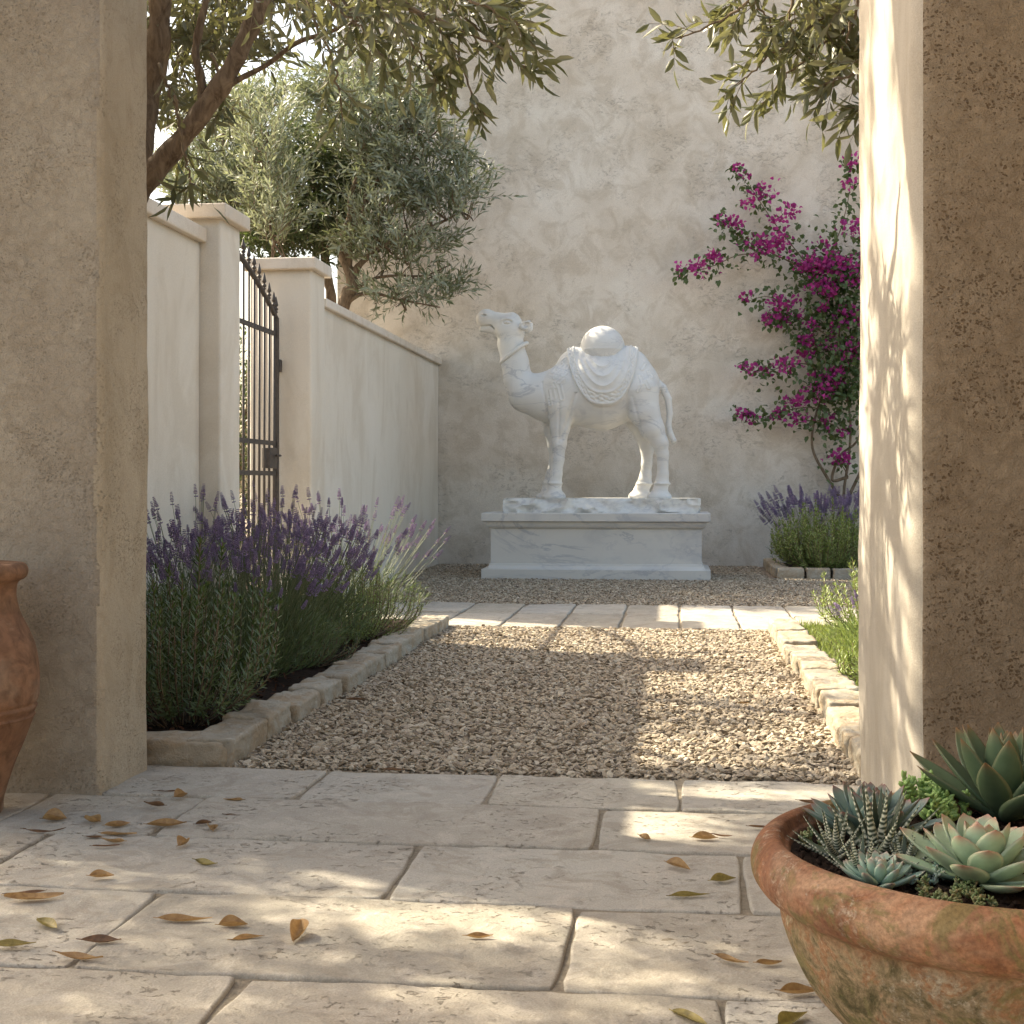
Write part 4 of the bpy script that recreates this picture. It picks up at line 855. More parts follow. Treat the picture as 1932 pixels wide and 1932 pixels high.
lavender((-2.62, 7.2), .87, .42, 110, 'lavender bush close to the garden wall, second from the gate pillar', GLV, 5)
lavender((-2.14, 7.45), .80, .48, 140, 'lavender bush leaning over the edging between the fullest bush and the green herb', GLV, 6, (.16, -.05), leafn=2200)
lavender((-2.55, 8.4), .92, .42, 90, 'tall loose lavender in front of the left gate pillar', GLV, 7)
lavender((-2.18, 8.75), .88, .62, 130, 'sunlit pale lavender fanning out at the far end of the left bed', GLV, 8, (.12, 0), leafn=1800)
rosemary((-1.98, 8.15), .50, .42, 90, 'dark green feathery herb bush at the far end of the left bed', 9, 'rosemary_bright', (.018, .032), .0045, per=100)
rosemary((-1.95, 7.0), .30, .30, 45, 'low green herb at the foot of the middle lavender', 10, 'rosemary', (.02, .035), .004, per=70)
# right bed at the back wall
rosemary((1.60, 15.12), .84, .50, 230, 'rounded bright green herb mound in the small bed by the back wall', 11, 'rosemary_bright', (.035, .055), .014, per=60)
rosemary((2.35, 15.2), .74, .44, 80, 'green herb mound in the back bed, mostly behind the right pier', 12, 'rosemary_bright', (.03, .05), .010, per=50)
lavender((1.60, 15.80), .92, .58, 120, 'blue lavender behind the green mound under the bougainvillea', 'lavender bushes by the back wall', 13, (-.10, 0), spl=(.08, .12), leafn=1200)
lavender((2.15, 15.9), .88, .5, 70, 'blue lavender against the back wall hidden partly by the right pier', 'lavender bushes by the back wall', 14, spl=(.09, .14), leafn=800)
# right bed near: grass and small plants
r_ = np.random.default_rng(15); n = 16000; P = np.stack([r_.uniform(.80, 1.9, n), r_.uniform(5.6, 9.3, n), np.full(n, .035)], -1)
D = nrm(r_.normal(size=(n, 3)) * .45 + [0, 0, 1]); V, F = leaves(P, D, rand_unit(n, r_), r_.uniform(.03, .07, n), r_.uniform(.003, .006, n), False); tag(np_mesh('grass', V, F, M['grass'], loc=(0, 0, 0)), 'short sunlit grass inside the stone edging on the right', 'grass', kind='stuff')
rosemary((1.22, 8.9), .50, .30, 36, 'upright bushy herb with pale tips at the far corner of the grass bed', 16, 'rosemary_bright', (.03, .05), .008, per=60, lean=(-.1, 0))
lavender((1.12, 7.9), .36, .32, 16, 'small lavender with a few pale lilac flowers in the grass bed', None, 17, spl=(.05, .07), leafn=900, leafmat='rosemary_bright')
rosemary((1.02, 6.6), .26, .28, 50, 'low bright green herb spilling onto the right edging stones', 18, 'rosemary_bright', (.025, .04), .007, per=50)
rosemary((1.05, 5.9), .24, .26, 40, 'low green herb next to the right pier', 19, 'rosemary_bright', (.025, .04), .007, per=45)
# ---------------------------------------------------------------- bougainvillea
def bougain():
    r_ = np.random.default_rng(31); t = thing('bougainvillea', 'magenta bougainvillea climbing the back wall with arching branches', 'climber', (*AY(1600, 1000, 16.35)[:2], .03))
    main = [[(1600, 1062), (1598, 985), (1592, 930), (1602, 860), (1604, 790), (1590, 700), (1580, 610), (1560, 540)],
            [(1592, 950), (1560, 900), (1534, 850), (1535, 800), (1552, 740), (1572, 660)], [(1600, 900), (1570, 905), (1585, 860), (1618, 830), (1640, 760), (1640, 650)],
            [(1600, 940), (1640, 850), (1690, 700), (1700, 560)]]
    br = [([(1560, 560), (1530, 510), (1500, 470), (1468, 430), (1440, 390), (1420, 360), (1398, 335), (1378, 322)], 1), ([(1550, 540), (1500, 500), (1440, 470), (1400, 450), (1372, 425), (1348, 405)], 1),
          ([(1540, 520), (1470, 485), (1400, 480), (1350, 500), (1310, 512), (1268, 515)], 1), ([(1580, 560), (1572, 480), (1590, 420), (1603, 360), (1606, 300)], .9), ([(1570, 640), (1500, 590), (1450, 560), (1400, 572)], .6),
          ([(1585, 740), (1530, 690), (1480, 690), (1440, 705), (1400, 690)], 1), ([(1590, 800), (1540, 770), (1480, 775), (1430, 790), (1388, 778)], 1), ([(1590, 620), (1500, 600), (1450, 605)], 1), ([(1590, 820), (1570, 800), (1500, 790)], .6),
          ([(1600, 900), (1590, 880), (1570, 862)], .25), ([(1600, 700), (1620, 600), (1640, 500), (1650, 420)], 1), ([(1620, 560), (1580, 500), (1540, 510), (1500, 530)], 1), ([(1620, 700), (1680, 600), (1720, 480)], 1), ([(1640, 640), (1580, 560), (1540, 600)], .8),
          ([(1590, 680), (1540, 640), (1500, 650)], .6), ([(1600, 760), (1560, 720), (1530, 740)], .8)]
    mb = MB(); Y0 = 16.4
    def W(p, y=Y0): return AY(p[0], p[1], y)
    for m in main:
        L = smoothline([W(p, Y0 + .06) for p in m], 30); V, F = tube(L, np.linspace(.021, .009, 30), 7); mb.add(V, F)
    LP = []; LD = []; FP = []; FD = []; 
    for b, dn in br:
        L = smoothline([W(p, Y0 + .02 - .12 * i / len(b)) for i, p in enumerate(b)], 24); V, F = tube(L, np.linspace(.009, .003, 24), 5); mb.add(V, F)
        n = int(150 * dn); u = r_.uniform(0, 22.9, n); i0 = u.astype(int); wd = .17 * (1 - u / 26) + .025; P = L[i0] + (L[i0 + 1] - L[i0]) * (u - i0)[:, None] + r_.normal(size=(n, 3)) * wd[:, None] * [1, .5, .9]; LP.append(P); LD.append(r_.normal(size=(n, 3)) + [0, -.4, -.6])
        for k in range(int(5.5 * dn)):
            uu = r_.uniform(3, 22.9); i1 = int(uu); cc_ = L[i1] + r_.normal(size=3) * (.13 * (1 - uu / 26) + .015) * [1, .4, .8] + [0, -.05, .03]; m = int(r_.uniform(14, 42) * (1 - .5 * uu / 23)); q = r_.normal(size=(m, 3)) * [.05, .035, .036] * (1 - .4 * uu / 23); FP.append(cc_ + q); FD.append(nrm(q + 1e-6) + r_.normal(size=(m, 3)) * .6 + [0, -.3, .3])
    # bushy heart
    n = 1300; P = np.concatenate([W(p) + r_.normal(size=(n // 4, 3)) * [.22, .09, .24] for p in [(1590, 520), (1585, 590), (1600, 680), (1595, 740)]]); LP.append(P); LD.append(r_.normal(size=(len(P), 3)) + [0, -.5, -.5])
    for p, m in (((1530, 505), 90), ((1570, 500), 80), ((1600, 520), 90), ((1550, 545), 60), ((1600, 600), 60), ((1600, 665), 45), ((1485, 690), 45), ((1540, 740), 55), ((1440, 365), 40), ((1470, 420), 40), ((1490, 400), 30), ((1425, 470), 45), ((1460, 465), 45), ((1480, 570), 45), ((1575, 862), 25), ((1600, 430), 30), ((1605, 310), 22), ((1460, 605), 20), ((1290, 508), 16), ((1330, 515), 12), ((1405, 695), 16), ((1400, 782), 16), ((1505, 790), 22)):
        q = r_.normal(size=(m, 3)) * [.085, .05, .055] * (.6 + m / 150); FP.append(W(p) + [0, -.12, 0] + q); FD.append(nrm(q) + r_.normal(size=(m, 3)) * .6 + [0, -.3, .3])
    mb.build('stem', M['twig'], t)
    P = np.concatenate(LP); P[:, 1] = np.minimum(P[:, 1], 16.62); V, F = leaves(P, np.concatenate(LD), r_.normal(size=(len(P), 3)) * .7 + [0, -.8, .8], r_.uniform(.055, .095, len(P)), r_.uniform(.038, .06, len(P)), True, .15); np_mesh('foliage', V, F, M['bou_leaf'], t)
    P = np.concatenate(FP); P[:, 1] = np.minimum(P[:, 1], 16.62); D = np.concatenate(FD); V, F = leaves(P, D, rand_unit(len(P), r_), r_.uniform(.045, .062, len(P)), r_.uniform(.038, .052, len(P)), True, .2); tag(np_mesh('blossom', V, F, M['bou_flower'], t), kind='stuff')
bougain()
# ---------------------------------------------------------------- trees
def sprigs(P, D, L, nl, ll, lw, r_, droop=.25, fine=False, opp=True, spread=.9, curl=.12, tr=.0028):
    """sprig axes start at P; returns leaves V,F and twig V,F"""
    n = len(P); D = nrm(D); L = np.broadcast_to(L, (n,)); D1 = nrm(D + [0, 0, -droop]); mid = P + D * (L * .5)[:, None]; end = mid + D1 * (L * .5)[:, None]
    tw = [prisms(P, mid, np.full(n, tr), np.full(n, tr * .7)), prisms(mid, end, np.full(n, tr * .7), np.full(n, tr * .35))]
    t = np.linspace(.12, 1.0, nl); X = nrm(np.cross(D, r_.normal(size=(n, 3)))); Y = np.cross(D, X); LPs = []; LDs = []; LNs = []
    for j, tt in enumerate(t):
        base = np.where(tt < .5, 1, 0) * (P + D * (L * tt)[:, None]) + np.where(tt >= .5, 1, 0) * (mid + D1 * (L * (tt - .5))[:, None]); T = D if tt < .5 else D1
        for s in ((1, -1) if opp and j < nl - 1 else (0,)):
            a = j * 1.57 + r_.uniform(-.4, .4, n); S = (X * np.cos(a)[:, None] + Y * np.sin(a)[:, None]) * s; d = T * .8 + S * spread + r_.normal(size=(n, 3)) * .22; LPs.append(base + r_.normal(size=(n, 3)) * .002); LDs.append(d); LNs.append(np.cross(d, np.cross(T, S) + 1e-4) + r_.normal(size=(n, 3)) * .35)
    Pq = np.concatenate(LPs); m = len(Pq); V, F = leaves(Pq, np.concatenate(LDs), np.concatenate(LNs), ll * r_.uniform(.7, 1.15, m), lw * r_.uniform(.75, 1.15, m), fine, curl * r_.uniform(-.5, 1, m)); return (V, F), tw
def addall(mbl, mbt, res): mbl.add(*res[0]); [mbt.add(*q) for q in res[1]]
# near olive: trunk behind the left pier, limbs over the top of the picture
r_ = np.random.default_rng(41)
nt1 = thing('olive_tree', 'near olive tree behind the left pier whose leafy branches hang across the top', 'tree', (-2.62, 5.25, 0))
mb = MB(); mt = MB(); ml = MB(); YN = 5.2
def WN(p, y=YN): return AY(p[0], p[1], y)
def limb(mb_, pts, r0, r1, n=26, sides=12, seed=0, bumpy=.10):
    L = smoothline(pts, n); R = np.linspace(r0, r1, n) * (1 + bumpy * np.sin(np.arange(n) * 1.7 + seed) * .5 + bumpy * .5 * np.sin(np.arange(n) * .7 + seed)); L = L + np.stack([vnoise(L + seed, 3, seed), vnoise(L + 9, 3, seed), 0 * L[:, 0]], -1) * r0 * .3; V, F = tube(L, R, sides); mb_.add(V, F); return L
limb(mb, [(-2.62, 5.25, -.05), (-2.58, 5.25, .8), (-2.56, 5.22, 1.5), WN((215, 450)), WN((220, 420))], .13, .075, 30, 16, 1)
limb(mb, [WN((215, 450)), WN((256, 372)), WN((290, 322)), WN((335, 272)), WN((385, 205)), WN((432, 140)), WN((462, 80)), WN((490, 20)), WN((520, -60)), WN((560, -150), 5.0), WN((620, -260), 4.8)], .050, .028, 40, 14, 2, .16)
limb(mb, [WN((215, 450)), WN((255, 300), 5.3), WN((280, 180), 5.4), WN((300, 80), 5.4), WN((305, -40), 5.4), WN((290, -250), 5.4)], .056, .045, 30, 14, 3, .16)
limb(mb, [WN((383, 208)), WN((380, 150)), WN((370, 100)), WN((378, 50)), WN((392, -10)), WN((410, -120))], .018, .013, 26, 10, 4, .2)
limb(mb, [WN((418, 172)), WN((455, 148)), WN((505, 122)), WN((560, 80), 5.1), WN((620, 60), 5.0), WN((690, 30), 4.8), WN((760, -10), 4.5)], .013, .006, 26, 8, 5)
limb(mb, [WN((560, -150), 5.0), WN((700, -170), 4.7), WN((850, -170), 4.4), WN((1000, -160), 4.2)], .028, .01, 24, 8, 6)
limb(mb, [WN((290, -250), 5.4), (-3.4, 5.0, 4.3), (-4.2, 4.8, 4.7)], .05, .02, 20, 10, 7); limb(mb, [WN((305, -40), 5.4), (-3.0, 4.6, 3.6), (-3.8, 4.2, 4.4)], .045, .016, 20, 10, 8)
hang = [([(600, -140), (700, -30), (830, 40), (930, 80), (977, 121), (1012, 134)], 4.3, 1.0), ([(680, -120), (760, 0), (840, 70), (872, 120), (888, 170), (916, 214)], 4.4, 1), ([(560, -120), (640, -10), (690, 50), (720, 100), (738, 125)], 4.6, 1.2),
        ([(600, -130), (700, 0), (760, 60), (800, 115), (828, 150)], 4.4, 1.2), ([(740, -140), (840, -30), (920, 15), (965, 40), (988, 50)], 4.2, 1.1), ([(540, -100), (585, 20), (625, 110), (640, 170), (645, 225)], 4.7, .8),
        ([(700, -130), (800, -20), (880, 40), (925, 75), (950, 100)], 4.5, 1.2), ([(620, -130), (720, -20), (800, 30), (850, 60)], 4.3, 1.3), ([(760, -140), (820, -40), (880, 0), (930, 10)], 4.4, 1.3), ([(640, -120), (700, -10), (760, 30), (830, 90)], 4.8, 1.2), ([(560, -100), (620, 0), (670, 40), (700, 70)], 4.4, 1.2), ([(800, -140), (870, -40), (930, 0), (960, 10)], 4.6, 1.2)]
def hangtwigs(lst, mbt, mbl, ll=.084, lw=.0215, dens=1.0, seed=50):
    r_ = np.random.default_rng(seed)
    for pts, y, dn in lst:
        L = smoothline([AY(p[0], p[1], y + .03 * i) for i, p in enumerate(pts)], 26); L = L + r_.normal(size=L.shape) * .004; V, F = tube(L, np.linspace(.0075, .0022, 26), 5); mbt.add(V, F)
        n = int(7 * dn * dens); u = np.linspace(3, 24, n) + r_.uniform(-.4, .4, n); i0 = np.clip(u.astype(int), 0, 24); P = L[i0]; T = nrm(L[np.minimum(i0 + 1, 25)] - L[i0]); D = nrm(T * 1.0 + rand_unit(n, r_) * .75 + [0, 0, -.12]); sz = (.30 - .20 * u / 25) * r_.uniform(.7, 1.2, n)
        for a, b, c_ in ((0, .33, 3), (.33, .66, 4), (.66, 1.01, 3)):
            m = slice(int(n * a), int(n * b)); 
            if len(P[m]): addall(mbl, mbt, sprigs(P[m], D[m], sz[m], c_ + 1, ll, lw, r_, .3, True, True, .75, .12, .002))
        e = L[-1][None]; addall(mbl, mbt, sprigs(L[-6][None], nrm(L[-1] - L[-6])[None], np.array([np.linalg.norm(L[-1] - L[-6])]), 4, ll, lw, r_, .1, True))
hangtwigs(hang, mt, ml)
hangtwigs([([(330, 180), (345, 270), (358, 330), (362, 352)], 5.1, .8), ([(300, 120), (330, 200), (350, 260), (352, 290)], 5.3, .8), ([(400, 100), (420, 170), (412, 220)], 5.3, .7)], mt, ml, .095, .022, .8, 51)
# dark mass of the same crown left of the limb
def volume(n, lobes, Y, r_, dep=.5):
    w = np.array([l[2] * l[3] for l in lobes], float); k = r_.choice(len(lobes), n, p=w / w.sum()); l = np.array(lobes, float)[k]; u = rand_unit(n, r_) * (r_.uniform(.05, 1, n) ** .42)[:, None]
    px = l[:, 0] + u[:, 0] * l[:, 2]; py = l[:, 1] + u[:, 2] * l[:, 3]; yy = Y + u[:, 1] * dep
    return np.array([AY(a, b, c) for a, b, c in zip(px, py, yy)]), np.stack([u[:, 0], u[:, 1], u[:, 2]], -1)
P, U = volume(340, [(330, 40, 110, 110), (420, 60, 80, 90), (480, -30, 120, 60), (320, 170, 60, 90), (560, -40, 90, 60)], 5.9, r_, .45); addall(ml, mt, sprigs(P, U * .8 + [0, 0, -.3], r_.uniform(.14, .24, len(P)), 4, .085, .019, r_, .3, True))
P, U = volume(34, [(560, -20, 130, 55), (700, -20, 130, 50), (850, -30, 110, 45)], 4.8, r_, .3); addall(ml, mt, sprigs(P, U * .8 + [.3, 0, -.6], r_.uniform(.14, .24, len(P)), 4, .088, .0185, r_, .3, True))
# crown outside the picture: it shades the paving, the gravel and the inner face of the right pier
def shade(n, tgt, keep, t0, t1, r_):
    T = tgt(n, r_); T = T[keep(T)]; t = r_.uniform(t0, t1, len(T)); P = T + SUN * t[:, None]; q = proj(P); vis = (q[:, 0] > 250) & (q[:, 0] < 1640) & (q[:, 1] > -60) & (q[:, 1] < 1960) & (P[:, 1] > 0); return P[~vis]
def pix_in(T, ell_):
    q = proj(T); m = np.zeros(len(T), bool)
    for cx, cy, rx, ry in ell_: m |= ((q[:, 0] - cx) / rx) ** 2 + ((q[:, 1] - cy) / ry) ** 2 < 1
    return m
lit = [(640, 1652, 160, 26), (560, 1715, 120, 22), (900, 1740, 330, 42), (1280, 1735, 260, 30), (1100, 1800, 250, 22), (380, 1900, 130, 30), (820, 1900, 260, 22), (1230, 1850, 200, 20), (1180, 1560, 230, 42), (1420, 1500, 190, 22), (1010, 1500, 60, 20), (500, 1770, 60, 16), (1250, 1660, 180, 12)]
def t_pave(n, r): return np.stack([r.uniform(-2.4, .5, n), r.uniform(1.2, 4.75, n), np.zeros(n)], -1)
def k_pave(T):
    inside = pix_in(T, lit); nz_ = fbm(T * [1, 2.2, 1], 3.0, 71, 3); return np.where(inside, nz_ > .62, nz_ > -.75)
P1 = shade(9000, t_pave, k_pave, 2.9, 4.2, r_)
def t_grav(n, r): return np.stack([r.uniform(-.7, .95, n), r.uniform(4.5, 9.4, n), np.zeros(n)], -1)
def k_grav(T):
    nz_ = fbm(T * [.8, 2.6, 1], 1.9, 75, 3); far = np.clip((T[:, 1] - 7.2) / 1.2, 0, 1); return nz_ > .10 + far * 1.2
P2 = shade(2600, t_grav, k_grav, 3.4, 4.8, r_)
def t_pier(n, r): return np.stack([np.full(n, .6), r.uniform(3.45, 4.7, n), r.uniform(0, 2.7, n)], -1)
def k_pier(T):
    nz_ = fbm(T * [1, 7.5, .35], 1.9, 79, 3); return nz_ > .16
P3 = shade(3600, t_pier, k_pier, 3.5, 4.3, r_)
def t_camel(n, r): return np.stack([r.uniform(-2.2, .9, n), np.full(n, 14.6), r.uniform(.2, 2.9, n)], -1)
def t_bowl(n, r): return np.stack([r.uniform(bc[0] - .5, bc[0] + .5, n), r.uniform(bc[1] - .5, bc[1] + .45, n), np.full(n, .40)], -1)
def k_bowl(T): return fbm(T * [1, 1, 1], 3.2, 90, 3) > -.22
P4 = shade(2600, t_bowl, k_bowl, 2.8, 4.0, r_)
def shadeleaves(P, mbl, mbt, r_): addall(mbl, mbt, sprigs(P, rand_unit(len(P), r_) + [.2, 0, -.3], r_.uniform(.10, .18, len(P)), 3, .085, .02, r_, .3, False))
selA = P1[:, 1] < 6.2; shadeleaves(P1[selA], ml, mt, r_); shadeleaves(P3, ml, mt, r_); shadeleaves(P4, ml, mt, r_)
mb.build('trunk', M['bark'], nt1); mt.build('twig', M['twig'], nt1); ml.build('crown', M['leaf_near'], nt1)
nt2 = thing('olive_tree', 'olive tree outside the garden wall behind the left pier', 'tree', (-4.6, 8.3, 0)); mb = MB(); mt = MB(); ml = MB()
shadeleaves(np.concatenate([P1[~selA], P2]), ml, mt, r_)
limb(mb, [(-4.6, 8.3, -.05), (-4.55, 8.3, 1.2), (-4.5, 8.2, 2.2), (-4.2, 8.0, 3.4), (-4.0, 7.8, 4.4)], .13, .03, 30, 14, 3); limb(mb, [(-4.5, 8.2, 2.2), (-4.6, 7.4, 3.3), (-4.4, 6.6, 4.2)], .07, .02, 20, 10, 5); limb(mb, [(-4.5, 8.2, 2.2), (-4.4, 9.2, 3.3), (-4.1, 10, 4.2)], .07, .02, 20, 10, 6)
mb.build('trunk', M['bark'], nt2); mt.build('twig', M['twig'], nt2); ml.build('crown', M['leaf_near'], nt2)
# right olive: trunk hidden by the right pier, twigs hang in at the top right
nt3 = thing('olive_tree', 'olive tree behind the right pier, its leafy twigs hanging in at the top right', 'tree', (2.5, 6.4, 0)); mb = MB(); mt = MB(); ml = MB()
limb(mb, [(2.5, 6.4, -.05), (2.45, 6.4, .9), (2.35, 6.3, 1.8), (2.1, 6.1, 2.7), (1.7, 5.6, 3.4), AY(1560, -160, 5.0)], .12, .03, 34, 14, 9); limb(mb, [(2.35, 6.3, 1.8), (2.8, 6.8, 2.8), (3.1, 7.0, 3.8)], .07, .025, 20, 10, 10); limb(mb, [AY(1700, -60, 5.3), AY(1560, -160, 5.0), AY(1420, -170, 4.9)], .028, .01, 16, 8, 12)
limb(mb, [(1.9, 5.9, 3.0), AY(1760, 60, 5.2), AY(1660, 90, 5.1)], .03, .01, 16, 8, 12)
hr = [([(1500, -150), (1440, -30), (1390, 20), (1340, 48), (1290, 68), (1262, 70)], 5.0, .8), ([(1660, -60), (1570, 20), (1500, 70), (1440, 115), (1405, 150), (1368, 176)], 5.0, 1), ([(1680, 20), (1590, 60), (1520, 110), (1470, 160), (1440, 198)], 5.1, 1), ([(1690, 90), (1630, 130), (1580, 152), (1540, 168)], 4.95, 1),
      ([(1700, 150), (1650, 190), (1612, 208)], 4.9, .8), ([(1480, -140), (1500, -40), (1530, 20), (1560, 60), (1580, 90)], 5.0, 1.3), ([(1560, -150), (1570, -40), (1600, 30), (1612, 90)], 5.1, 1.3), ([(1440, -140), (1420, -40), (1430, 10), (1450, 40), (1460, 70)], 5.0, 1.2), ([(1520, -140), (1500, -30), (1490, 30), (1500, 80)], 4.9, 1.2), ([(1600, -130), (1560, -20), (1540, 50), (1530, 110)], 5.2, 1.2), ([(1460, -130), (1400, -40), (1380, 0), (1350, 20)], 5.1, 1.1), ([(1640, -130), (1620, 0), (1590, 90), (1570, 120)], 5.0, 1.2)]
hangtwigs(hr, mt, ml, .092, .0225, 1.0, 61)
P, U = volume(26, [(1560, 10, 110, 60), (1600, 70, 60, 60)], 5.3, r_, .3); addall(ml, mt, sprigs(P, U + [-.2, 0, -.5], r_.uniform(.14, .22, len(P)), 4, .095, .02, r_, .3, True))
mb.build('trunk', M['bark'], nt3); mt.build('twig', M['twig'], nt3); ml.build('crown', M['leaf_near'], nt3)
# trees beyond the garden wall
def z3(x, y): return ((300 + x * .3622) * .8944, (400 + y * .3622) * .8944)
def far_tree(label, base, Y, trunks, lobes, n, mat, ll, lw, seed, dep=.9, sl=(.22, .4), nl=6, up=.45, group=None, tm='bark', thin=.5, links=40):
    r_ = np.random.default_rng(seed); t = thing('olive_tree', label, 'tree', (base[0], base[1], 0), group); mb = MB(); mt = MB(); ml = MB(); nodes = []
    for i, (pts, r0, r1) in enumerate(trunks):
        p3 = [AY(p[0], p[1], Y + (p[2] if len(p) > 2 else 0)) for p in pts]
        if i == 0: p3 = [np.array([base[0], base[1], -.05]), np.array([base[0] * .6 + p3[0][0] * .4, base[1], p3[0][2] * .5])] + p3
        L = limb(mb, p3, r0, r1, 30, 10, seed + i, .15); nodes.append(L[10:])
    P, U = volume(n, lobes, Y, r_, dep); cl = fbm(P, 1.4, seed + 3, 3); keep = cl > -thin; P = P[keep]; U = U[keep]
    s = r_.uniform(sl[0], sl[1], len(P)); addall(ml, mt, sprigs(P, U * .9 + [0, 0, up] + r_.normal(size=P.shape) * .3, s, nl, ll, lw, r_, .12, False, True, .7, .1, .003))
    N_ = np.concatenate(nodes); sel = r_.choice(len(P), min(links, len(P)), replace=False)
    for p in P[sel]:
        d = np.linalg.norm(N_ - p, axis=1) + .3 * np.maximum(0, N_[:, 2] - p[2]); q = N_[np.argmin(d)]; L = smoothline([q, (q + p) / 2 + r_.normal(size=3) * .07 + [0, 0, -.05], p], 8); V, F = tube(L, np.linspace(.013, .004, 8), 5, False); mb.add(V, F)
    mb.build('trunk', M[tm], t); mt.build('twig', M['twig'], t); ml.build('crown', M[mat], t); return t
tA = [([z3(1165, 690), z3(1215, 570), z3(1203, 490), z3(1165, 400), z3(1170, 300), z3(1205, 160), z3(1215, 20), (690, 300), (680, 200)], .085, .018), ([z3(1215, 560), z3(1240, 470), z3(1330, 380), z3(1470, 290), z3(1620, 250), (870, 400)], .04, .012), ([z3(1203, 480), z3(1215, 260), z3(1290, 130), z3(1310, 10), (730, 320), (760, 230)], .042, .014),
      ([z3(1185, 665), z3(1270, 610), z3(1380, 610), z3(1500, 640), (830, 580)], .025, .008), ([z3(1240, 580), z3(1340, 520), z3(1480, 500), (800, 520), (850, 500)], .02, .007)]
far_tree('silvery olive tree leaning over the long garden wall in front of the tall wall', (-4.1, 14.3), 14.2, tA,
         [(700, 230, 110, 110), (790, 310, 95, 95), (690, 380, 110, 90), (840, 380, 72, 62), (740, 470, 100, 60), (640, 170, 60, 70), (830, 540, 45, 30), (790, 565, 55, 25), (740, 560, 50, 25), (870, 330, 40, 50), (800, 210, 30, 40), (860, 545, 20, 20), (730, 130, 50, 60)], 1250, 'leaf_far', .112, .025, 71, .75, (.24, .46), 7, .45, links=70)
far_tree('dense dark green tree behind the silvery olive and the gate', (-4.6, 15.6), 15.4, [([(622, 590), (618, 520), (610, 430), (590, 330), (580, 230)], .09, .02), ([(612, 450), (650, 400), (680, 330)], .04, .01), ([(612, 450), (560, 400), (520, 340)], .04, .01)],
         [(570, 300, 90, 130), (610, 420, 110, 80), (500, 430, 80, 60), (560, 460, 130, 60), (640, 330, 70, 90), (480, 330, 60, 70)], 1300, 'leaf_dark', .10, .030, 72, .8, (.2, .34), 7, .3, thin=.8)
far_tree('slender pale green sapling rising between the two gate pillars', (-4.4, 13.0), 13.1, [([(512, 500), (510, 430), (508, 350), (505, 250)], .02, .008)],
         [(510, 370, 50, 70), (500, 270, 50, 70), (520, 440, 40, 40)], 230, 'leaf_pale', .10, .022, 73, .35, (.25, .45), 7, 1.0, thin=.9, links=14)
far_tree('bushy grey green olive behind the nearest gate pillar', (-5.3, 13.9), 13.9, [([(400, 500), (405, 400), (420, 300), (430, 200)], .06, .012), ([(405, 400), (360, 340), (340, 300)], .03, .01)],
         [(420, 300, 70, 80), (390, 370, 90, 50), (450, 210, 50, 60), (460, 400, 60, 50), (530, 200, 40, 40)], 560, 'leaf_far', .105, .024, 74, .6, (.22, .4), 7, .7, thin=.6)
far_tree('hazy pale tree farthest away against the bright sky on the left', (-7.6, 20), 20.0, [([(330, 480), (335, 400), (340, 320)], .08, .02), ([(335, 400), (400, 300), (480, 200)], .05, .01)],
         [(335, 350, 60, 35), (300, 320, 50, 40), (400, 250, 70, 60), (490, 190, 60, 50)], 420, 'leaf_pale', .10, .022, 75, 1.0, (.3, .5), 6, .5, thin=.4)
r_ = np.random.default_rng(80); P = np.array([-4.35, 12.4, 1.25]) + rand_unit(900, r_) * (r_.uniform(0, 1, 900) ** .4)[:, None] * [.75, 1.0, 1.3]; P = P[P[:, 2] > .05]; t = thing('shrub', 'green shrub seen through the bars of the gate', 'shrub', (-4.35, 12.4, 0)); ml = MB(); mt = MB()
addall(ml, mt, sprigs(P, nrm(P - [-4.35, 12.4, .5]) + [0, 0, .3], .25, 6, .07, .024, r_, .1)); V, F = tube([(-4.35, 12.4, -.02), (-4.33, 12.4, .5), (-4.35, 12.35, 1.4)], [.03, .025, .012], 8); mt.add(V, F); mt.build('stem', M['twig'], t); ml.build('foliage', M['leaf_dark'], t)
# ---------------------------------------------------------------- fallen leaves
def dry(x, y, L, ang, mat, label, w=.30, cup=.25, roll=0.0, z=0.0, stand=0.0, seed=0):
    r_ = np.random.default_rng(int(x * 3 + y)); n, m = 16, 7; t = np.linspace(0, 1, n); s = np.linspace(-1, 1, m)
    wid = w * L * .5 * np.sin(np.pi * t ** .85) ** .9 * (1 - .25 * t); wid[0] = .0008; wid[-1] = .0004
    cv = r_.uniform(-.12, .12); X = (t * L)[:, None] + 0 * s[None]; Y = wid[:, None] * s[None] + (cv * L * (t - .5) ** 2 * 2)[:, None]
    Z = cup * wid[:, None] * (s[None] ** 2) * 1.6 + (.16 * L * (t - .5) ** 2 * 4 * r_.uniform(.3, 1.3) * .5)[:, None] + .05 * L * np.sin(t * 7 + r_.uniform(0, 6))[:, None] * s[None] * .4
    Z = Z + stand * X; c, s_ = math.cos(roll), math.sin(roll); Yr = Y * c - Z * s_; Zr = Y * s_ + Z * c; Zr -= Zr.min() - .0015; X = X - L / 2
    V = np.stack([X, Yr, Zr], -1).reshape(-1, 3); V2 = V.copy(); V2[:, 2] += .0009; i = np.arange(n * m).reshape(n, m); F = np.stack([i[:-1, :-1], i[1:, :-1], i[1:, 1:], i[:-1, 1:]], -1).reshape(-1, 4)
    sv, sf = tube([(-L / 2 - .008, 0, V[m // 2][2] + .001), (-L / 2, 0, V[m // 2][2]), (-L / 2 + .01, 0, V[m // 2][2])], .0009, 5)
    mb = MB().add(V, [F]); mb.add(sv, sf); p = G(x, y); o = mb.build('fallen_leaf', M[mat], loc=(0, 0, 0)); o.location = (p[0], p[1], z + .003); o.rotation_euler = (0, 0, math.radians(ang)); return tag(o, label, 'leaf', 'dry leaves fallen on the paving')
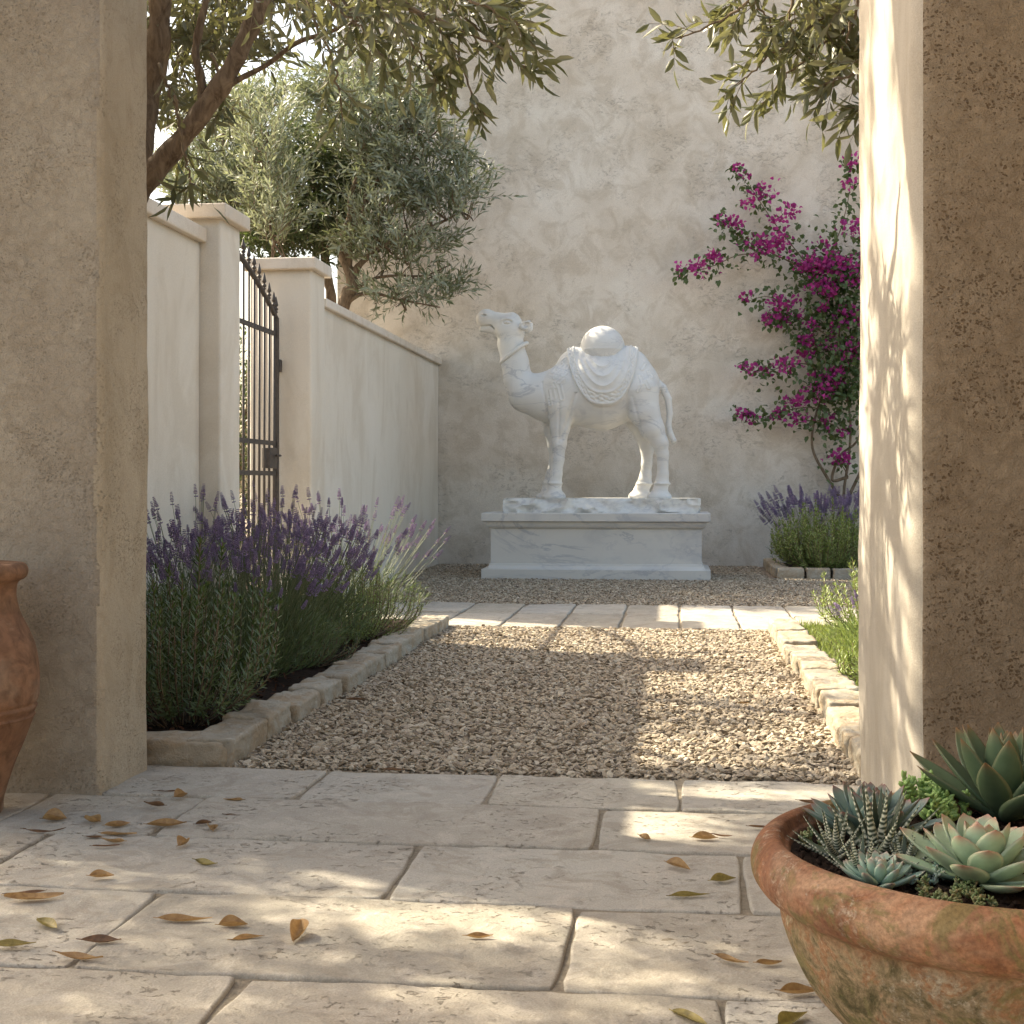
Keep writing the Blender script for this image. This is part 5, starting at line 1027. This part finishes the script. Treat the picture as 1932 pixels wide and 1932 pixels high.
LV = [(103, 1550, .06, 10, 'dry0', 'round yellowish curled leaf at the foot of the left pier, nearest the jar', .75, .7, .3),
(172, 1553, .065, 150, 'dry0', 'cupped tan leaf with raised point, second from the jar before the pier', .5, .7, .2), (84, 1573, .10, 12, 'dry1', 'long thin dark brown leaf right of the jar foot', .12, .2, 0), (222, 1562, .06, 30, 'dry0', 'small curled leaf just in front of the left pier corner', .4, .6, .3),
(178, 1583, .045, 5, 'dry1', 'small dark flat leaf between the jar and the paving joint', .4, .1, 0), (225, 1578, .085, 8, 'dry0', 'slim tan leaf in front of the left pier corner', .22, .3, .1), (212, 1592, .075, 160, 'dry0', 'tan leaf lying in a cluster before the left pier', .3, .4, .2), (200, 1600, .06, 15, 'dry1', 'brown sliver lowest in the cluster before the left pier', .2, .3, 0),
(314, 1561, .095, 20, 'dry0', 'wide tan leaf lying across the joint right of the left pier', .35, .5, .2), (292, 1523, .075, 155, 'dry1', 'brown leaf with a dark rim near the stone edging corner', .3, .6, .2), (341, 1506, .045, 60, 'dry0', 'small upright curled brown leaf near the edging corner', .7, .8, .4), (440, 1513, .055, 175, 'dry0', 'single tan leaf on the slab in front of the edging corner', .4, .3, .1),
(318, 1496, .07, 15, 'dry1', 'thin dark leaf sliver at the foot of the corner edging block', .12, .3, 0), (398, 1567, .05, 120, 'dry0', 'pale folded leaf on the second paving row, right of the joint', .6, .6, .4), (385, 1557, .04, 30, 'dry1', 'tiny brown leaf touching the pale folded leaf', .5, .6, 0), (345, 1597, .045, 80, 'dry0', 'small crumpled brown leaf standing on a paving joint', .7, .9, .3), (440, 1541, .045, 0, 'dry1', 'small flat dark leaf alone on the second paving row', .3, .1, 0),
(388, 1634, .065, -22, 'dry2', 'olive green leaf on the long slab of the third paving row', .3, .4, .5), (192, 1658, .052, 10, 'dry0', 'rounded brown leaf alone at left on the third paving row', .55, .5, .2), (65, 1700, .115, 15, 'dry0', 'long ochre leaf on the joint at the left edge', .28, .3, .3), (50, 1690, .08, 25, 'dry1', 'thin dark leaf behind the long ochre leaf at the left edge', .18, .4, 0),
(92, 1750, .075, -35, 'dry2', 'pointed olive brown leaf near the left edge of the fourth row', .35, .4, .4), (25, 1788, .08, 15, 'dry2', 'yellow green leaf touching the left edge of the photograph', .3, .3, .2), (190, 1781, .075, 8, 'dry1', 'dark brown leaf lying on the diagonal joint at left', .32, .4, .3), (150, 1813, .095, -8, 'dry0', 'slim ochre leaf below the dark one on the joint at left', .2, .4, .1),
(348, 1741, .105, 8, 'dry0', 'long tan leaf in shade at the corner of the broad sunlit slab', .22, .4, .2), (440, 1751, .055, 10, 'dry0', 'small crinkled brown leaf at the edge of the sun patch', .55, .7, .2), (468, 1774, .062, 30, 'dry0', 'slim sunlit leaf right below the small crinkled one', .25, .4, .2), (905, 1773, .05, 12, 'dry0', 'small tan leaf alone in the sun on the broad slab', .35, .5, .1),
(1217, 1585, .045, -50, 'dry0', 'pale curled leaf left of the pair in the sun on the second row', .45, .5, .3), (1330, 1586, .06, 5, 'dry0', 'broad orange leaf in the sun on the second row', .5, .6, .2), (1362, 1581, .05, -15, 'dry1', 'narrow brown leaf just right of the broad orange one', .2, .5, 0), (1280, 1638, .075, -45, 'dry0', 'brown leaf with a raised pointed end on the shaded slab', .38, .6, .3),
(1365, 1665, .06, 25, 'dry2', 'olive brown folded leaf by the vertical joint', .4, .7, .2), (1302, 1694, .085, 15, 'dry2', 'long olive ochre leaf below the folded one on the shaded slab', .2, .5, .1), (1380, 1818, .065, -30, 'dry0', 'tan leaf in the sun left of its smaller neighbour near the bowl', .25, .5, .1), (1452, 1824, .045, 12, 'dry0', 'smaller brown leaf in the sun close to the bowl side', .35, .6, .2),
(1510, 1878, .072, 12, 'dry0', 'curved ochre leaf beside the bowl', .35, .6, .2), (1300, 1926, .070, -42, 'dry2', 'broad yellow leaf at the bottom of the photograph', .38, .3, .1), (1492, 1932, .075, 50, 'dry2', 'olive green leaf cut by the bottom edge next to the bowl', .4, .5, .2), (1528, 1518, .062, -15, 'dry1', 'dark brown leaf behind the bowl rim at the gravel edge', .28, .5, .1), (1432, 1564, .05, -8, 'dry1', 'thin brown leaf on the paving just left of the bowl rim', .25, .5, 0),
(671, 1331, .07, 10, 'dry1', 'rusty leaf lying on the shaded gravel near the lavender edging', .35, .4, .2, .02), (1403, 1338, .05, 10, 'dry0', 'orange leaf on the sunlit gravel', .4, .4, .2, .02), (745, 1487 - 20, .06, 5, 'dry1', 'brown leaf on the gravel close to the near paving', .3, .4, .2, .02)]
for a in LV: dry(a[0], a[1], a[2] * 1.2, *a[3:6], w=a[6], cup=a[7] * .9 + .1, roll=a[8] * .6, z=a[9] if len(a) > 9 else 0)
dry(562, 1768, .085, 95, 'dry0', 'large pointed tan leaf standing half upright in the sun patch', w=.52, cup=.9, roll=.15, stand=.25)
